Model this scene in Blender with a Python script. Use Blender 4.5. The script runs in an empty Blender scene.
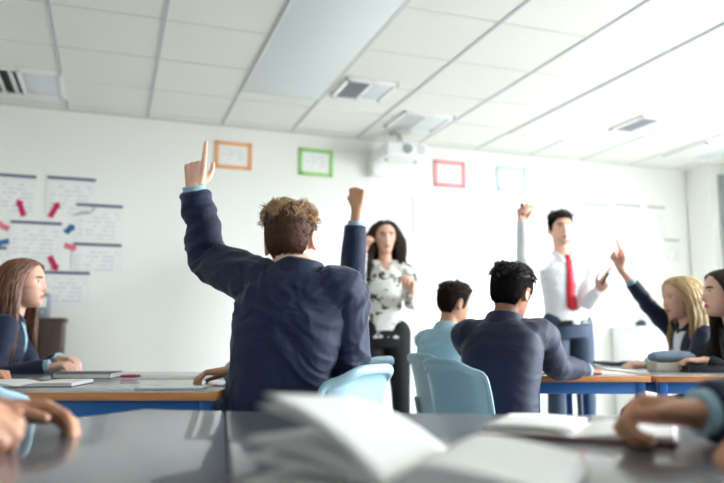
import bpy, bmesh, math, random
from mathutils import Vector as V, Matrix, noise
from mathutils.bvhtree import BVHTree
random.seed(7)
SC = bpy.context.scene
COL = SC.collection
R = math.radians
F = 704.0; CZ = 0.89; PITCH = math.atan(93.5 / F); CP, SP = math.cos(PITCH), math.sin(PITCH)
X3, Y3, Z3 = V((1, 0, 0)), V((0, 1, 0)), V((0, 0, 1))

def ray(px, py):
    a = (px - 362) / F; b = (241.5 - py) / F
    return V((a, CP - b * SP, SP + b * CP))
def at(px, py, y):
    r = ray(px, py); return V((0, 0, CZ)) + r * (y / r.y)
def onz(px, py, z):
    r = ray(px, py); return V((0, 0, CZ)) + r * ((z - CZ) / r.z)
TH = R(19.6)
WD = V((math.cos(TH), math.sin(TH), 0)); UD = V((-math.sin(TH), math.cos(TH), 0))
def rm(w, u, z): return WD * w + UD * u + Z3 * z
UW = 5.93          # distance of the front wall along the room
HC = 2.68          # ceiling height
WR = 6.02          # right wall
WL = -3.6
UB = -3.2
def onwall(px, py, off=0.0):
    r = ray(px, py); o = V((0, 0, CZ)); t = (UW - off - o.dot(UD)) / r.dot(UD); return o + r * t

# ------------------------------------------------------------------ materials
def lin(c):
    return tuple((x / 12.92 if x <= .04045 else ((x + .055) / 1.055) ** 2.4) for x in [k / 255 for k in c])
def mat(name, rgb, rough=.6, bump=0, bscale=60, var=0, vscale=4, sss=0, metal=0, spec=.5, sheen=0, coat=0, island=0, stretch=None, rgb2=None):
    m = bpy.data.materials.new(name); m.use_nodes = True
    nt = m.node_tree; b = nt.nodes['Principled BSDF']; L = nt.links.new
    c = lin(rgb)
    b.inputs['Base Color'].default_value = (*c, 1)
    b.inputs['Roughness'].default_value = rough
    b.inputs['Metallic'].default_value = metal
    b.inputs['Specular IOR Level'].default_value = spec
    if sheen:
        b.inputs['Sheen Weight'].default_value = sheen
        b.inputs['Sheen Roughness'].default_value = .4
    if coat: b.inputs['Coat Weight'].default_value = coat
    if sss:
        b.inputs['Subsurface Weight'].default_value = sss
        b.inputs['Subsurface Radius'].default_value = (.9, .35, .2)
        b.inputs['Subsurface Scale'].default_value = .012
    tc = nt.nodes.new('ShaderNodeTexCoord')
    src = tc.outputs['Object']
    if stretch:
        mp = nt.nodes.new('ShaderNodeMapping'); mp.inputs['Scale'].default_value = stretch
        L(src, mp.inputs['Vector']); src = mp.outputs['Vector']
    if var or rgb2:
        n = nt.nodes.new('ShaderNodeTexNoise'); n.inputs['Scale'].default_value = vscale; n.inputs['Detail'].default_value = 5
        L(src, n.inputs['Vector'])
        r = nt.nodes.new('ShaderNodeValToRGB')
        c2 = lin(rgb2) if rgb2 else tuple(min(1, x * (1 + var)) for x in c)
        c1 = c if rgb2 else tuple(x * (1 - var) for x in c)
        r.color_ramp.elements[0].position = .3; r.color_ramp.elements[1].position = .7
        r.color_ramp.elements[0].color = (*c1, 1); r.color_ramp.elements[1].color = (*c2, 1)
        L(n.outputs['Fac'], r.inputs['Fac']); L(r.outputs['Color'], b.inputs['Base Color'])
    if island:
        g = nt.nodes.new('ShaderNodeNewGeometry'); r = nt.nodes.new('ShaderNodeValToRGB')
        c2 = lin(rgb2) if rgb2 else tuple(min(1, x * (1 + island)) for x in c)
        r.color_ramp.elements[0].color = (*[x * (1 - island * .6) for x in c], 1); r.color_ramp.elements[1].color = (*c2, 1)
        L(g.outputs['Random Per Island'], r.inputs['Fac']); L(r.outputs['Color'], b.inputs['Base Color'])
    if bump:
        n = nt.nodes.new('ShaderNodeTexNoise'); n.inputs['Scale'].default_value = bscale; n.inputs['Detail'].default_value = 6
        L(src, n.inputs['Vector'])
        bp = nt.nodes.new('ShaderNodeBump'); bp.inputs['Strength'].default_value = bump; bp.inputs['Distance'].default_value = .01
        L(n.outputs['Fac'], bp.inputs['Height']); L(bp.outputs['Normal'], b.inputs['Normal'])
    return m

M = {}
M['wall'] = mat('wall_paint', (239, 239, 235), .7, .05, 90)
M['ceil'] = mat('ceiling_tile', (234, 234, 229), .9, .25, 220, var=.03, vscale=.6)
M['panel'] = mat('painted_steel_panel', (222, 229, 233), .5)
M['panelw'] = mat('white_steel_panel', (238, 240, 240), .5)
M['tbar'] = mat('grid_bar', (188, 192, 198), .5)
M['tbarl'] = mat('grid_bar_light', (214, 215, 212), .6)
M['floor'] = mat('vinyl_floor', (206, 204, 198), .35, .05, 30, var=.06, vscale=3)
M['white'] = mat('white_plastic', (236, 237, 238), .4)
M['board'] = mat('whiteboard_surface', (243, 244, 244), .3)
M['paper'] = mat('paper', (236, 236, 234), .8, .04, 60)
M['page'] = mat('page_paper', (238, 237, 235), .85, .05, 40)
M['ink'] = mat('grey_ink', (182, 186, 192), .8)
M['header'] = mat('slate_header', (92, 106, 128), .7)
M['headerglare'] = mat('glare_paled_header', (176, 182, 190), .7)  # slate header with the glare of the overexposed wall mixed into its colour
M['orange'] = mat('orange_card', (242, 176, 126), .7); M['green'] = mat('green_card', (156, 210, 126), .7)
M['pink'] = mat('pink_card', (236, 146, 160), .7); M['pale'] = mat('pale_blue_card', (206, 226, 232), .7)
M['magenta'] = mat('magenta_card', (196, 34, 92), .7); M['blue'] = mat('blue_card', (52, 112, 160), .7); M['rose'] = mat('rose_card', (226, 112, 138), .7)
M['dark'] = mat('dark_slot', (38, 40, 42), .7); M['grey'] = mat('grey_metal', (150, 156, 164), .45, metal=.3)
M['wood'] = mat('beech_edge', (198, 132, 78), .45, .05, 30, var=.18, vscale=3, stretch=(1, 1, 14))
M['brown'] = mat('dark_walnut', (70, 50, 42), .5, .05, 30, var=.25, vscale=3, stretch=(6, 6, 1))
M['top'] = mat('grey_laminate', (140, 146, 152), .22, .01, 80, coat=.3)
M['near'] = mat('dark_grey_laminate', (84, 88, 97), .32, .01, 60, spec=.6, coat=.4)
M['frame'] = mat('blue_steel', (10, 92, 162), .35, coat=.3)
M['chair'] = mat('blue_polypropylene', (156, 190, 204), .38, .06, 500)
M['steel'] = mat('chair_steel', (150, 158, 165), .35, metal=.7)
M['navy'] = mat('navy_wool', (14, 29, 64), .6, .3, 700, var=.12, vscale=5, sheen=.22, spec=.35)
M['navyb'] = mat('navy_wool_dark', (13, 25, 56), .6, .3, 700, var=.12, vscale=5, sheen=.18, spec=.35)
M['black'] = mat('black_knit', (24, 24, 30), .85, .3, 400, sheen=.1)
M['hblackcap'] = mat('black_hair_base', (18, 16, 18), .9, .6, 300, spec=.08); M['hbrowncap'] = mat('dark_brown_hair_base', (36, 26, 24), .9, .6, 300, spec=.08)
M['wallb'] = mat('fill_cutting_back_wall', (120, 128, 140), .8); M['sky'] = mat('pale_blue_cotton', (152, 186, 202), .75, .15, 500, var=.05)  # wallb: invented dark tone for the unseen back wall, cuts fill on the blazers
M['shirt'] = mat('white_cotton', (232, 234, 238), .75, .1, 500)
M['trouser'] = mat('charcoal_trouser', (32, 34, 42), .8, .2, 500)
M['trousern'] = mat('blue_grey_trouser', (44, 60, 80), .8, .2, 500, var=.1)
M['trouserb'] = mat('black_trouser', (16, 17, 22), .8, .2, 500)
M['tie'] = mat('red_silk', (200, 24, 48), .4, .15, 300)
M['shoe'] = mat('black_leather', (18, 18, 20), .35)
M['skin'] = mat('fair_skin', (232, 184, 160), .5, .1, 220, var=.06, vscale=14, sss=.25)
M['skint'] = mat('warm_skin', (204, 150, 120), .5, .1, 220, var=.06, vscale=14, sss=.2)
M['skind'] = mat('brown_skin', (168, 112, 84), .5, .1, 220, var=.06, vscale=14, sss=.2)
M['lips'] = mat('lip_skin', (190, 98, 96), .4, sss=.2)
M['eyew'] = mat('eye_white', (230, 228, 224), .2); M['iris'] = mat('iris_dark', (40, 30, 26), .2)
M['stubble'] = mat('stubble', (96, 68, 56), .9)
M['hginger'] = mat('ginger_hair', (140, 96, 60), .5, spec=.4, island=.5, rgb2=(224, 184, 132), sheen=.1)
M['hgside'] = mat('auburn_short_hair', (62, 40, 30), .7, spec=.25, island=.4, rgb2=(104, 68, 48))
M['hauburn'] = mat('auburn_hair', (74, 42, 28), .45, island=.4, rgb2=(168, 112, 78))
M['hblack'] = mat('black_hair', (16, 14, 16), .5, spec=.4, island=.3, rgb2=(70, 62, 62))
M['hbrown'] = mat('dark_brown_hair', (34, 24, 22), .5, spec=.4, island=.3, rgb2=(72, 52, 44))
M['hblonde'] = mat('blonde_hair', (176, 138, 92), .45, island=.3, rgb2=(236, 210, 166))
M['cover'] = mat('slate_blue_cover', (70, 80, 104), .5, .05, 200); M['maroon'] = mat('maroon_cover', (120, 46, 52), .5)
M['blackc'] = mat('black_cover', (22, 23, 27), .5); M['pinkp'] = mat('pink_plastic', (226, 92, 140), .4)
M['case'] = mat('grey_blue_fabric', (120, 136, 156), .8, .3, 300); M['beige'] = mat('beige_card', (206, 196, 180), .7)
M['tan'] = mat('tan_strap', (150, 98, 62), .6)
M['aluminium'] = mat('aluminium', (200, 203, 206), .35, metal=.6)
M['lens'] = mat('dark_lens', (20, 24, 34), .1)
M['blind'] = mat('grey_frame_paint', (150, 158, 162), .5)
# floral blouse
m = mat('floral_cotton', (232, 230, 226), .75); M['floral'] = m
nt = m.node_tree; b = nt.nodes['Principled BSDF']; tc = nt.nodes.new('ShaderNodeTexCoord')
n1 = nt.nodes.new('ShaderNodeTexNoise'); n1.inputs['Scale'].default_value = 17; n1.inputs['Detail'].default_value = 3
n2 = nt.nodes.new('ShaderNodeTexNoise'); n2.inputs['Scale'].default_value = 48; n2.inputs['Detail'].default_value = 2
mm = nt.nodes.new('ShaderNodeMath'); mm.operation = 'MULTIPLY_ADD'; mm.inputs[1].default_value = .55
rr = nt.nodes.new('ShaderNodeValToRGB'); e = rr.color_ramp.elements
e[0].position = .86; e[0].color = (*lin((234, 232, 228)), 1); e[1].position = .90; e[1].color = (*lin((58, 52, 62)), 1)
nt.links.new(tc.outputs['Object'], n1.inputs['Vector']); nt.links.new(tc.outputs['Object'], n2.inputs['Vector'])
nt.links.new(n2.outputs['Fac'], mm.inputs[0]); nt.links.new(n1.outputs['Fac'], mm.inputs[2])
nt.links.new(mm.outputs[0], rr.inputs['Fac']); nt.links.new(rr.outputs['Color'], b.inputs['Base Color'])
# printed text: dashed grey lines on paper
def text_mat(name, pitch, ink):
    m = bpy.data.materials.new(name); m.use_nodes = True; nt = m.node_tree; L = nt.links.new; b = nt.nodes['Principled BSDF']; b.inputs['Roughness'].default_value = .8
    tc = nt.nodes.new('ShaderNodeTexCoord'); sx = nt.nodes.new('ShaderNodeSeparateXYZ'); L(tc.outputs['Object'], sx.inputs[0])
    def mth(op, a_, b_=None):
        n = nt.nodes.new('ShaderNodeMath'); n.operation = op
        for i, v in enumerate((a_, b_)):
            if v is None: continue
            if isinstance(v, (int, float)): n.inputs[i].default_value = v
            else: L(v, n.inputs[i])
        return n.outputs[0]
    row = mth('DIVIDE', sx.outputs['Z'], pitch); fr = mth('FRACT', row); fl = mth('FLOOR', row)
    cb = nt.nodes.new('ShaderNodeCombineXYZ'); L(mth('MULTIPLY', sx.outputs['X'], 16.0), cb.inputs[0]); L(mth('MULTIPLY', fl, 7.3), cb.inputs[1])
    n = nt.nodes.new('ShaderNodeTexNoise'); n.inputs['Scale'].default_value = 1.0; n.inputs['Detail'].default_value = 1; L(cb.outputs[0], n.inputs['Vector'])
    k = mth('MULTIPLY', mth('LESS_THAN', fr, .36), mth('GREATER_THAN', n.outputs['Fac'], .47))
    mx = nt.nodes.new('ShaderNodeMix'); mx.data_type = 'RGBA'; L(k, mx.inputs['Factor']); mx.inputs['A'].default_value = (*lin((238, 238, 236)), 1); mx.inputs['B'].default_value = (*lin(ink), 1)
    L(mx.outputs['Result'], b.inputs['Base Color']); return m
M['print'] = text_mat('printed_text', .034, (212, 214, 218)); M['boardprint'] = text_mat('faint_board_writing', .05, (206, 208, 212))
# clear window glass
m = bpy.data.materials.new('window_glass'); m.use_nodes = True; nt = m.node_tree; nt.nodes.clear()
o = nt.nodes.new('ShaderNodeOutputMaterial'); mx = nt.nodes.new('ShaderNodeMixShader'); mx.inputs[0].default_value = .06
t = nt.nodes.new('ShaderNodeBsdfTransparent'); g = nt.nodes.new('ShaderNodeBsdfGlossy'); g.inputs['Roughness'].default_value = .02
nt.links.new(t.outputs[0], mx.inputs[1]); nt.links.new(g.outputs[0], mx.inputs[2]); nt.links.new(mx.outputs[0], o.inputs[0]); M['glass'] = m

# ------------------------------------------------------------------ mesh helpers
class Pc:
    def __init__(s): s.v = []; s.f = []
    def add(s, vs, fs):
        o = len(s.v); s.v += [V(p) for p in vs]; s.f += [tuple(i + o for i in f) for f in fs]
    def rings(s, rs, cap=True, closed=False):
        n = len(rs[0]); vs = [p for r in rs for p in r]; fs = []
        for i in range(len(rs) - 1):
            for j in range(n):
                k = (j + 1) % n
                fs.append((i * n + j, i * n + k, (i + 1) * n + k, (i + 1) * n + j))
        if cap:
            fs.append(tuple(range(n - 1, -1, -1))); fs.append(tuple((len(rs) - 1) * n + j for j in range(n)))
        s.add(vs, fs)
    def tube(s, pts, rad, side=None, n=14, res=3, rnd=True, power=2.0, rk=1.0):
        pts = [V(p) for p in pts]; rad = [r if isinstance(r, (tuple, list)) else (r, r) for r in rad]
        P, Q = [], []
        m = len(pts)
        for i in range(m - 1):
            p0 = pts[max(i - 1, 0)]; p1 = pts[i]; p2 = pts[i + 1]; p3 = pts[min(i + 2, m - 1)]
            for k in range(res):
                t = k / res
                P.append(.5 * ((2 * p1) + (p2 - p0) * t + (2 * p0 - 5 * p1 + 4 * p2 - p3) * t * t + (3 * p1 - p0 - 3 * p2 + p3) * t ** 3) if m > 2 else p1.lerp(p2, t))
                u = t * t * (3 - 2 * t)
                Q.append(tuple(rad[i][c] * (1 - u) + rad[i + 1][c] * u for c in (0, 1)))
        P.append(pts[-1]); Q.append(rad[-1])
        T = []
        for i in range(len(P)):
            T.append((P[min(i + 1, len(P) - 1)] - P[max(i - 1, 0)]).normalized())
        if rnd:
            a, b_ = [], []
            for k in (0.95, .7, .35):
                a.append((P[0] - T[0] * (k * min(Q[0])), T[0], tuple(q * math.sqrt(1 - k * k) for q in Q[0])))
                b_.append((P[-1] + T[-1] * (k * rk * min(Q[-1])), T[-1], tuple(q * math.sqrt(1 - k * k) for q in Q[-1])))
            L = a + list(zip(P, T, Q)) + b_[::-1]
        else: L = list(zip(P, T, Q))
        ref = V(side) if side is not None else (X3 if abs(T[0].x) < .8 else Y3)
        rs = []
        for p, t, q in L:
            x = ref - t * ref.dot(t)
            if x.length < 1e-4: x = t.orthogonal()
            x.normalize(); y = t.cross(x)
            if side is None: ref = x
            r = []
            for j in range(n):
                a = 2 * math.pi * j / n; c, sn = math.cos(a), math.sin(a)
                e = 2 / power
                r.append(p + x * (q[0] * math.copysign(abs(c) ** e, c)) + y * (q[1] * math.copysign(abs(sn) ** e, sn)))
            rs.append(r)
        s.rings(rs)
    def ell(s, c, r, rot=None, nu=16, nv=10):
        rot = rot or Matrix.Identity(3); vs = []; fs = []
        c = V(c); vs.append(c + rot @ V((0, 0, -r[2])))
        for i in range(1, nv):
            a = -math.pi / 2 + math.pi * i / nv
            for j in range(nu):
                b_ = 2 * math.pi * j / nu
                vs.append(c + rot @ V((r[0] * math.cos(a) * math.cos(b_), r[1] * math.cos(a) * math.sin(b_), r[2] * math.sin(a))))
        vs.append(c + rot @ V((0, 0, r[2])))
        for j in range(nu): fs.append((0, 1 + (j + 1) % nu, 1 + j))
        for i in range(nv - 2):
            for j in range(nu):
                k = (j + 1) % nu; fs.append((1 + i * nu + j, 1 + i * nu + k, 1 + (i + 1) * nu + k, 1 + (i + 1) * nu + j))
        o = 1 + (nv - 2) * nu
        for j in range(nu): fs.append((o + j, o + (j + 1) % nu, len(vs) - 1))
        s.add(vs, fs)
    def box(s, c, d, mtx=None, bev=.003, seg=2):
        bm = bmesh.new(); bmesh.ops.create_cube(bm, size=1)
        for v in bm.verts: v.co = V((v.co.x * d[0], v.co.y * d[1], v.co.z * d[2]))
        if bev: bmesh.ops.bevel(bm, geom=bm.edges[:], offset=min(bev, min(d) * .45), segments=seg, affect='EDGES', profile=.5)
        mtx = mtx or Matrix.Identity(3); c = V(c)
        bm.verts.index_update()
        s.add([c + mtx @ v.co for v in bm.verts], [tuple(v.index for v in f.verts) for f in bm.faces]); bm.free()
    def prism(s, poly, z0, z1, bev=.004):
        bm = bmesh.new(); vs = [bm.verts.new((p[0], p[1], z0)) for p in poly]; f = bm.faces.new(vs)
        r = bmesh.ops.extrude_face_region(bm, geom=[f])
        for g_ in r['geom']:
            if isinstance(g_, bmesh.types.BMVert): g_.co.z = z1
        bmesh.ops.recalc_face_normals(bm, faces=bm.faces[:])
        if bev: bmesh.ops.bevel(bm, geom=bm.edges[:], offset=bev, segments=2, affect='EDGES', profile=.5)
        bm.verts.index_update()
        s.add([v.co for v in bm.verts], [tuple(v.index for v in f.verts) for f in bm.faces]); bm.free()
    def mesh(s, name, smooth=True, recalc=True):
        me = bpy.data.meshes.new(name); me.from_pydata([tuple(p) for p in s.v], [], s.f)
        if recalc:
            bm = bmesh.new(); bm.from_mesh(me); bmesh.ops.recalc_face_normals(bm, faces=bm.faces[:]); bm.to_mesh(me); bm.free()
        if smooth: me.polygons.foreach_set('use_smooth', [True] * len(me.polygons))
        return me
    def fused(s, name, vox=.006, sm=4):
        me = s.mesh(name + '_raw'); ob = bpy.data.objects.new('tmp', me); COL.objects.link(ob)
        a = ob.modifiers.new('r', 'REMESH'); a.mode = 'VOXEL'; a.voxel_size = vox; a.use_smooth_shade = True
        if sm:
            k = ob.modifiers.new('s', 'SMOOTH'); k.factor = .5; k.iterations = sm
        dg = bpy.context.evaluated_depsgraph_get(); dg.update()
        out = bpy.data.meshes.new_from_object(ob.evaluated_get(dg)); out.name = name
        bpy.data.objects.remove(ob); bpy.data.meshes.remove(me)
        out.polygons.foreach_set('use_smooth', [True] * len(out.polygons))
        return out

def folds(m, scale=13, strength=.5, dist=.02):
    nt = m.node_tree; b = nt.nodes['Principled BSDF']; L = nt.links.new
    tc = nt.nodes.new('ShaderNodeTexCoord'); n = nt.nodes.new('ShaderNodeTexNoise'); n.inputs['Scale'].default_value = scale; n.inputs['Detail'].default_value = 3; n.inputs['Distortion'].default_value = 1.4
    n.noise_type = 'RIDGED_MULTIFRACTAL' if hasattr(n, 'noise_type') else n.noise_type
    L(tc.outputs['Object'], n.inputs['Vector']); bp = nt.nodes.new('ShaderNodeBump'); bp.inputs['Strength'].default_value = strength; bp.inputs['Distance'].default_value = dist
    L(n.outputs['Fac'], bp.inputs['Height'])
    old = b.inputs['Normal'].links[0].from_node if b.inputs['Normal'].links else None
    if old: L(bp.outputs['Normal'], old.inputs['Normal'])
    else: L(bp.outputs['Normal'], b.inputs['Normal'])
for k_ in ('navy', 'navyb', 'sky', 'shirt', 'black'): folds(M[k_], 9, .35, .012)
def link(name, me, m=None, parent=None, sharp=None):
    ob = bpy.data.objects.new(name, me); COL.objects.link(ob)
    if m is not None and not me.materials: me.materials.append(m)
    if parent is not None:
        ob.parent = parent
    if sharp: 
        try: me.set_sharp_from_angle(angle=R(sharp))
        except Exception: pass
    return ob
def tag(o, label, cat, group=None):
    o['label'] = label; o['category'] = cat
    if group: o['group'] = group
    return o
def empty(name, loc, label, cat, group=None, rz=0):
    o = bpy.data.objects.new(name, None); COL.objects.link(o); o.location = loc; o.rotation_euler = (0, 0, rz); o.empty_display_size = .1
    return tag(o, label, cat, group)
def struct(name, pc, m, smooth=False, label=None):
    o = link(name, pc.mesh(name, smooth), m); o['kind'] = 'structure'
    if label: o['label'] = label
    return o
def part(name, pc, m, parent, smooth=True, sharp=40):
    return link(name, pc.mesh(name, smooth), m, parent, sharp)
def copy_tree(root, loc, rz, label, group=None):
    r = root.copy(); COL.objects.link(r); r.location = loc; r.rotation_euler = (0, 0, rz); r['label'] = label
    if group: r['group'] = group
    for ch in root.children:
        c = ch.copy(); COL.objects.link(c); c.parent = r
        for g_ in ch.children:
            d = g_.copy(); COL.objects.link(d); d.parent = c
    return r
def shift(me, d):
    me.transform(Matrix.Translation(d)); return me

# ------------------------------------------------------------------ room
RM = Matrix((WD, UD, Z3)).transposed()     # room axes -> world
def rbox(pc, w0, w1, u0, u1, z0, z1, bev=0):
    pc.box(rm((w0 + w1) / 2, (u0 + u1) / 2, (z0 + z1) / 2), (w1 - w0, u1 - u0, z1 - z0), RM, bev)
p = Pc(); rbox(p, WL - .2, WR + .3, UB - .2, UW + .2, -.1, 0); struct('floor', p, M['floor'])
p = Pc(); rbox(p, WL - .2, WR + .3, UB - .2, UW + .2, HC, HC + .1); struct('ceiling', p, M['ceil'])
p = Pc(); rbox(p, WL - .2, WR + .3, UW, UW + .2, 0, HC); struct('wall_front', p, M['wall'])
p = Pc(); rbox(p, WL - .2, WL, UB, UW, 0, HC); struct('wall_left', p, M['wall'])
p = Pc(); rbox(p, WL - .2, WR + .3, UB - .2, UB, 0, HC); struct('wall_back', p, M['wallb'])
# right wall with windows
wins = [(UW - 4.7, UW - 2.3), (UW - 7.0, UW - 4.9)]
SILL, HEAD = .85, 2.52
p = Pc(); us = UW
for (a, b_) in wins:
    rbox(p, WR, WR + .25, b_, us, 0, HC); rbox(p, WR, WR + .25, a, b_, 0, SILL); rbox(p, WR, WR + .25, a, b_, HEAD, HC); us = a
rbox(p, WR, WR + .25, UB, us, 0, HC); struct('wall_right', p, M['wall'])
p = Pc(); rbox(p, WR - .16, WR + .02, UW - .34, UW - .02, 0, HC, .005); struct('trim_1', p, M['wall'], label='white boxed column in the front right corner')
for i, (a, b_) in enumerate(wins):
    p = Pc(); fr = .06
    for (c0, c1, z0, z1) in ((a, b_, SILL, SILL + fr), (a, b_, HEAD - fr, HEAD), (a, a + fr, SILL, HEAD), (b_ - fr, b_, SILL, HEAD), ((a + b_) / 2 - .025, (a + b_) / 2 + .025, SILL, HEAD), (a, b_, 1.95, 2.0)):
        rbox(p, WR + .05, WR + .12, c0, c1, z0, z1, .004)
    w = struct('window_%d' % (i + 1), p, M['blind'])
    g_ = Pc(); rbox(g_, WR + .082, WR + .088, a + fr, b_ - fr, SILL + fr, HEAD - fr); gl = link('window_pane', g_.mesh('window_pane', False), M['glass'], w); gl['kind'] = 'structure'
    s_ = Pc(); rbox(s_, WR - .12, WR + .06, a - .03, b_ + .03, SILL - .03, SILL, .004); sl = link('window_sill', s_.mesh('window_sill', False), M['white'], w); sl['kind'] = 'structure'
    ld = bpy.data.lights.new('window_daylight', 'AREA'); ld.shape = 'RECTANGLE'; ld.size = b_ - a; ld.size_y = HEAD - SILL
    ld.cycles.is_portal = True
    lo = bpy.data.objects.new('window_daylight', ld); COL.objects.link(lo)
    lo.location = rm(WR + .2, (a + b_) / 2, (SILL + HEAD) / 2)
    mz = -WD; mx_ = UD; my = mz.cross(mx_)      # -Z of the lamp points into the room (-WD)
    lo.rotation_euler = Matrix((mx_, (-mz).cross(mx_), -mz)).transposed().to_euler()
# grey window reveal post seen at the right picture edge
def onright(px, py):
    q_ = ray(px, py); o_ = V((0, 0, CZ)); return o_ + q_ * ((WR - o_.dot(WD)) / q_.dot(WD))
ua, ub = onright(716, 240).dot(UD), onright(731, 240).dot(UD)
p = Pc(); rbox(p, WR - .05, WR + .02, ub, ua, SILL - .03, HC - .12, .004); struct('trim_2', p, M['blind'], label='grey vertical boxing on the right wall near the corner column')
# skirting
p = Pc(); rbox(p, WL, WR, UW - .015, UW, 0, .1, .003); struct('baseboard_front', p, M['white'])
# ceiling grid
TS = .61; w0 = .22
p = Pc(); k = -7
for k in range(-6, 10):
    w_ = w0 + k * TS
    if WL < w_ < WR: rbox(p, w_ - .009, w_ + .009, UB, UW, HC - .006, HC + .002)
struct('trim_3', p, M['tbar'], label='grey ceiling grid bars running toward the front wall')
p = Pc(); u_ = 5.2 - 14 * TS
while u_ < UW:
    if u_ > UB: rbox(p, WL, WR, u_ - .006, u_ + .006, HC - .004, HC + .002)
    u_ += TS
struct('trim_4', p, M['tbarl'], label='pale cross bars of the ceiling grid')
p = Pc(); rbox(p, WL, WR, UW - .03, UW, HC - .012, HC, .002); struct('trim_5', p, M['tbarl'], label='pale edge angle where ceiling meets front wall')
# long flush panels
def cpanel(k, u0, u1, m, label):
    e_ = empty('radiant_ceiling_panel', rm(w0 + k * TS + TS / 2, (u0 + u1) / 2, HC - .02), label, 'ceiling panel', rz=TH)
    q = Pc(); q.box((0, 0, 0.015), (TS - .03, u1 - u0, .010), bev=.004); part('panel_face', q, m, e_)
    q = Pc()
    for x in (-1, 1): q.box((x * (TS / 2 - .012), 0, .014), (.018, u1 - u0 + .02, .012), bev=.003)
    for y in (-1, 1): q.box((0, y * (u1 - u0) / 2, .014), (TS - .03, .018, .012), bev=.003)
    part('rim', q, M['tbarl'], e_)
cpanel(1, 2.2, 5.0, M['panel'], 'long blue-grey flush ceiling panel left of the projector')
cpanel(5, 2.2, 5.3, M['panelw'], 'long bright white ceiling panel on the right side of the ceiling')
# vents
def vent(px, py, label, dark=True, slots='left', sz=.56):
    c = onz(px, py, HC)
    e_ = empty('ceiling_vent', (c.x, c.y, HC - .012), label, 'ceiling vent', 'ceiling vents', TH)
    q = Pc(); h = sz / 2
    for (x0, x1, y0, y1) in ((-h, h, h - .035, h), (-h, h, -h, -h + .035), (-h, -h + .035, -h, h), (h - .035, h, -h, h), (-.015, .015, -h, h)):
        q.box(((x0 + x1) / 2, (y0 + y1) / 2, 0), (x1 - x0, y1 - y0, .022), bev=.004)
    part('frame', q, M['white'], e_)
    q = Pc(); q.box((-h / 2 + .01, 0, .008), (h - .03, sz - .06, .004), bev=0); part('backing', q, M['dark'], e_)
    q = Pc()
    for k in range(5 if dark else 3):
        x = -h + .05 + k * (h - .06) / (4.5 if dark else 2.6)
        q.box((x, 0, -.002), (.03 if dark else .075, sz - .07, .004), Matrix.Rotation(R(38), 3, 'Y'), bev=.001)
    part('louvre', q, M['grey'] if dark else M['white'], e_)
    q = Pc(); q.box((h / 2, 0, .004), (h - .05, sz - .07, .008), bev=.003); part('blank_plate', q, M['panel'], e_)
vent(364, 89, 'square ceiling vent with dark louvres left of the projector', sz=.40)
vent(419, 121, 'white louvred ceiling vent directly above the projector', False, sz=.46)
vent(22, 81, 'pale louvred ceiling vent at the far left above the wall posters', False)
vent(645, 124, 'grey ceiling vent between the white ceiling panel and the corner', True, sz=.42)
vent(706, 151, 'grey ceiling vent nearest the corner column', False)

# ------------------------------------------------------------------ things on the front wall
WM = RM
def wall_c(px, py, off): return onwall(px, py, off)
def wsize(x0, y0, x1, y1):
    a = onwall(x0, (y0 + y1) / 2); b_ = onwall(x1, (y0 + y1) / 2); c = onwall((x0 + x1) / 2, y0); d = onwall((x0 + x1) / 2, y1)
    return (b_ - a).length, (c - d).length
def poster(x0, y0, x1, y1, label, hm='header', lines=4, slope=0.0, name='wall_poster', group='pinned posters with header bars'):
    w, h = wsize(x0, y0, x1, y1); c = onwall((x0 + x1) / 2, (y0 + y1) / 2, .003)
    e_ = empty(name, c, label, 'poster', group, TH)
    q = Pc(); q.box((0, 0, 0), (w, .003, h), bev=0); part('sheet', q, M['paper'], e_, False)
    if hm:
        q = Pc(); q.box((0, -.003, h / 2 - .014), (w * .97, .002, .024), bev=0); part('header_bar', q, M[hm], e_, False)
    if lines: q = Pc(); q.box((0, -.0025, -.022), (w * .84, .002, h * .72), bev=0); part('lettering', q, M['print'], e_, False)
    return e_
poster(-6, 174, 36, 214, 'white poster with slate header at the top left of the display')
poster(46, 177, 96, 216, 'white poster with slate header above the right-hand magenta arrow')
poster(75, 204, 123, 242, 'white poster with slate header, upper of the two at the right end of the display', lines=5)
poster(9, 221, 62, 260, 'white poster with slate header in the middle between the arrows', lines=3)
poster(72, 243, 122, 272, 'white poster with slate header, lower of the two at the right end of the display', lines=3)
poster(-14, 246, 6, 276, 'white poster half cut off at the far left of the display', lines=3)
poster(40, 271, 90, 306, 'lowest white poster, just above the brown cupboard', lines=2)
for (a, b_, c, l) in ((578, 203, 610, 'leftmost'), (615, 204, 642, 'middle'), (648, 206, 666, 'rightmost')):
    poster(a, b_, c, b_ + 42, 'washed-out white poster, %s of the three pinned right of the man' % l, 'headerglare', 3)
poster(664, 239, 680, 262, 'small washed-out white sheet pinned low beside the corner column', 'headerglare', 2)
def framed(x0, y0, x1, y1, m, label):
    w, h = wsize(x0, y0, x1, y1); c = onwall((x0 + x1) / 2, (y0 + y1) / 2, .006)
    e_ = empty('wall_notice', c, label, 'notice', 'coloured-border notices above the board', TH)
    q = Pc(); q.box((0, .002, 0), (w - .02, .004, h - .02), bev=0); part('sheet', q, M['paper'], e_, False)
    q = Pc(); t = .033
    for (cx, cz, dx, dz) in ((0, h / 2 - t / 2, w, t), (0, -h / 2 + t / 2, w, t), (-w / 2 + t / 2, 0, t, h), (w / 2 - t / 2, 0, t, h)):
        q.box((cx, -.002, cz), (dx, .006, dz), bev=.001)
    part('border', q, m, e_, False)
    q = Pc(); q.box((0, -.001, 0), (w * .55, .002, h * .42), bev=0); part('lettering', q, M['print'], e_, False)
framed(215, 142, 252, 169, M['orange'], 'white notice with an orange border, beside the raised finger')
framed(299, 149, 333, 176, M['green'], 'white notice with a green border above the ginger boy')
framed(434, 161, 465, 187, M['pink'], 'white notice with a pink border right of the projector')
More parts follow.
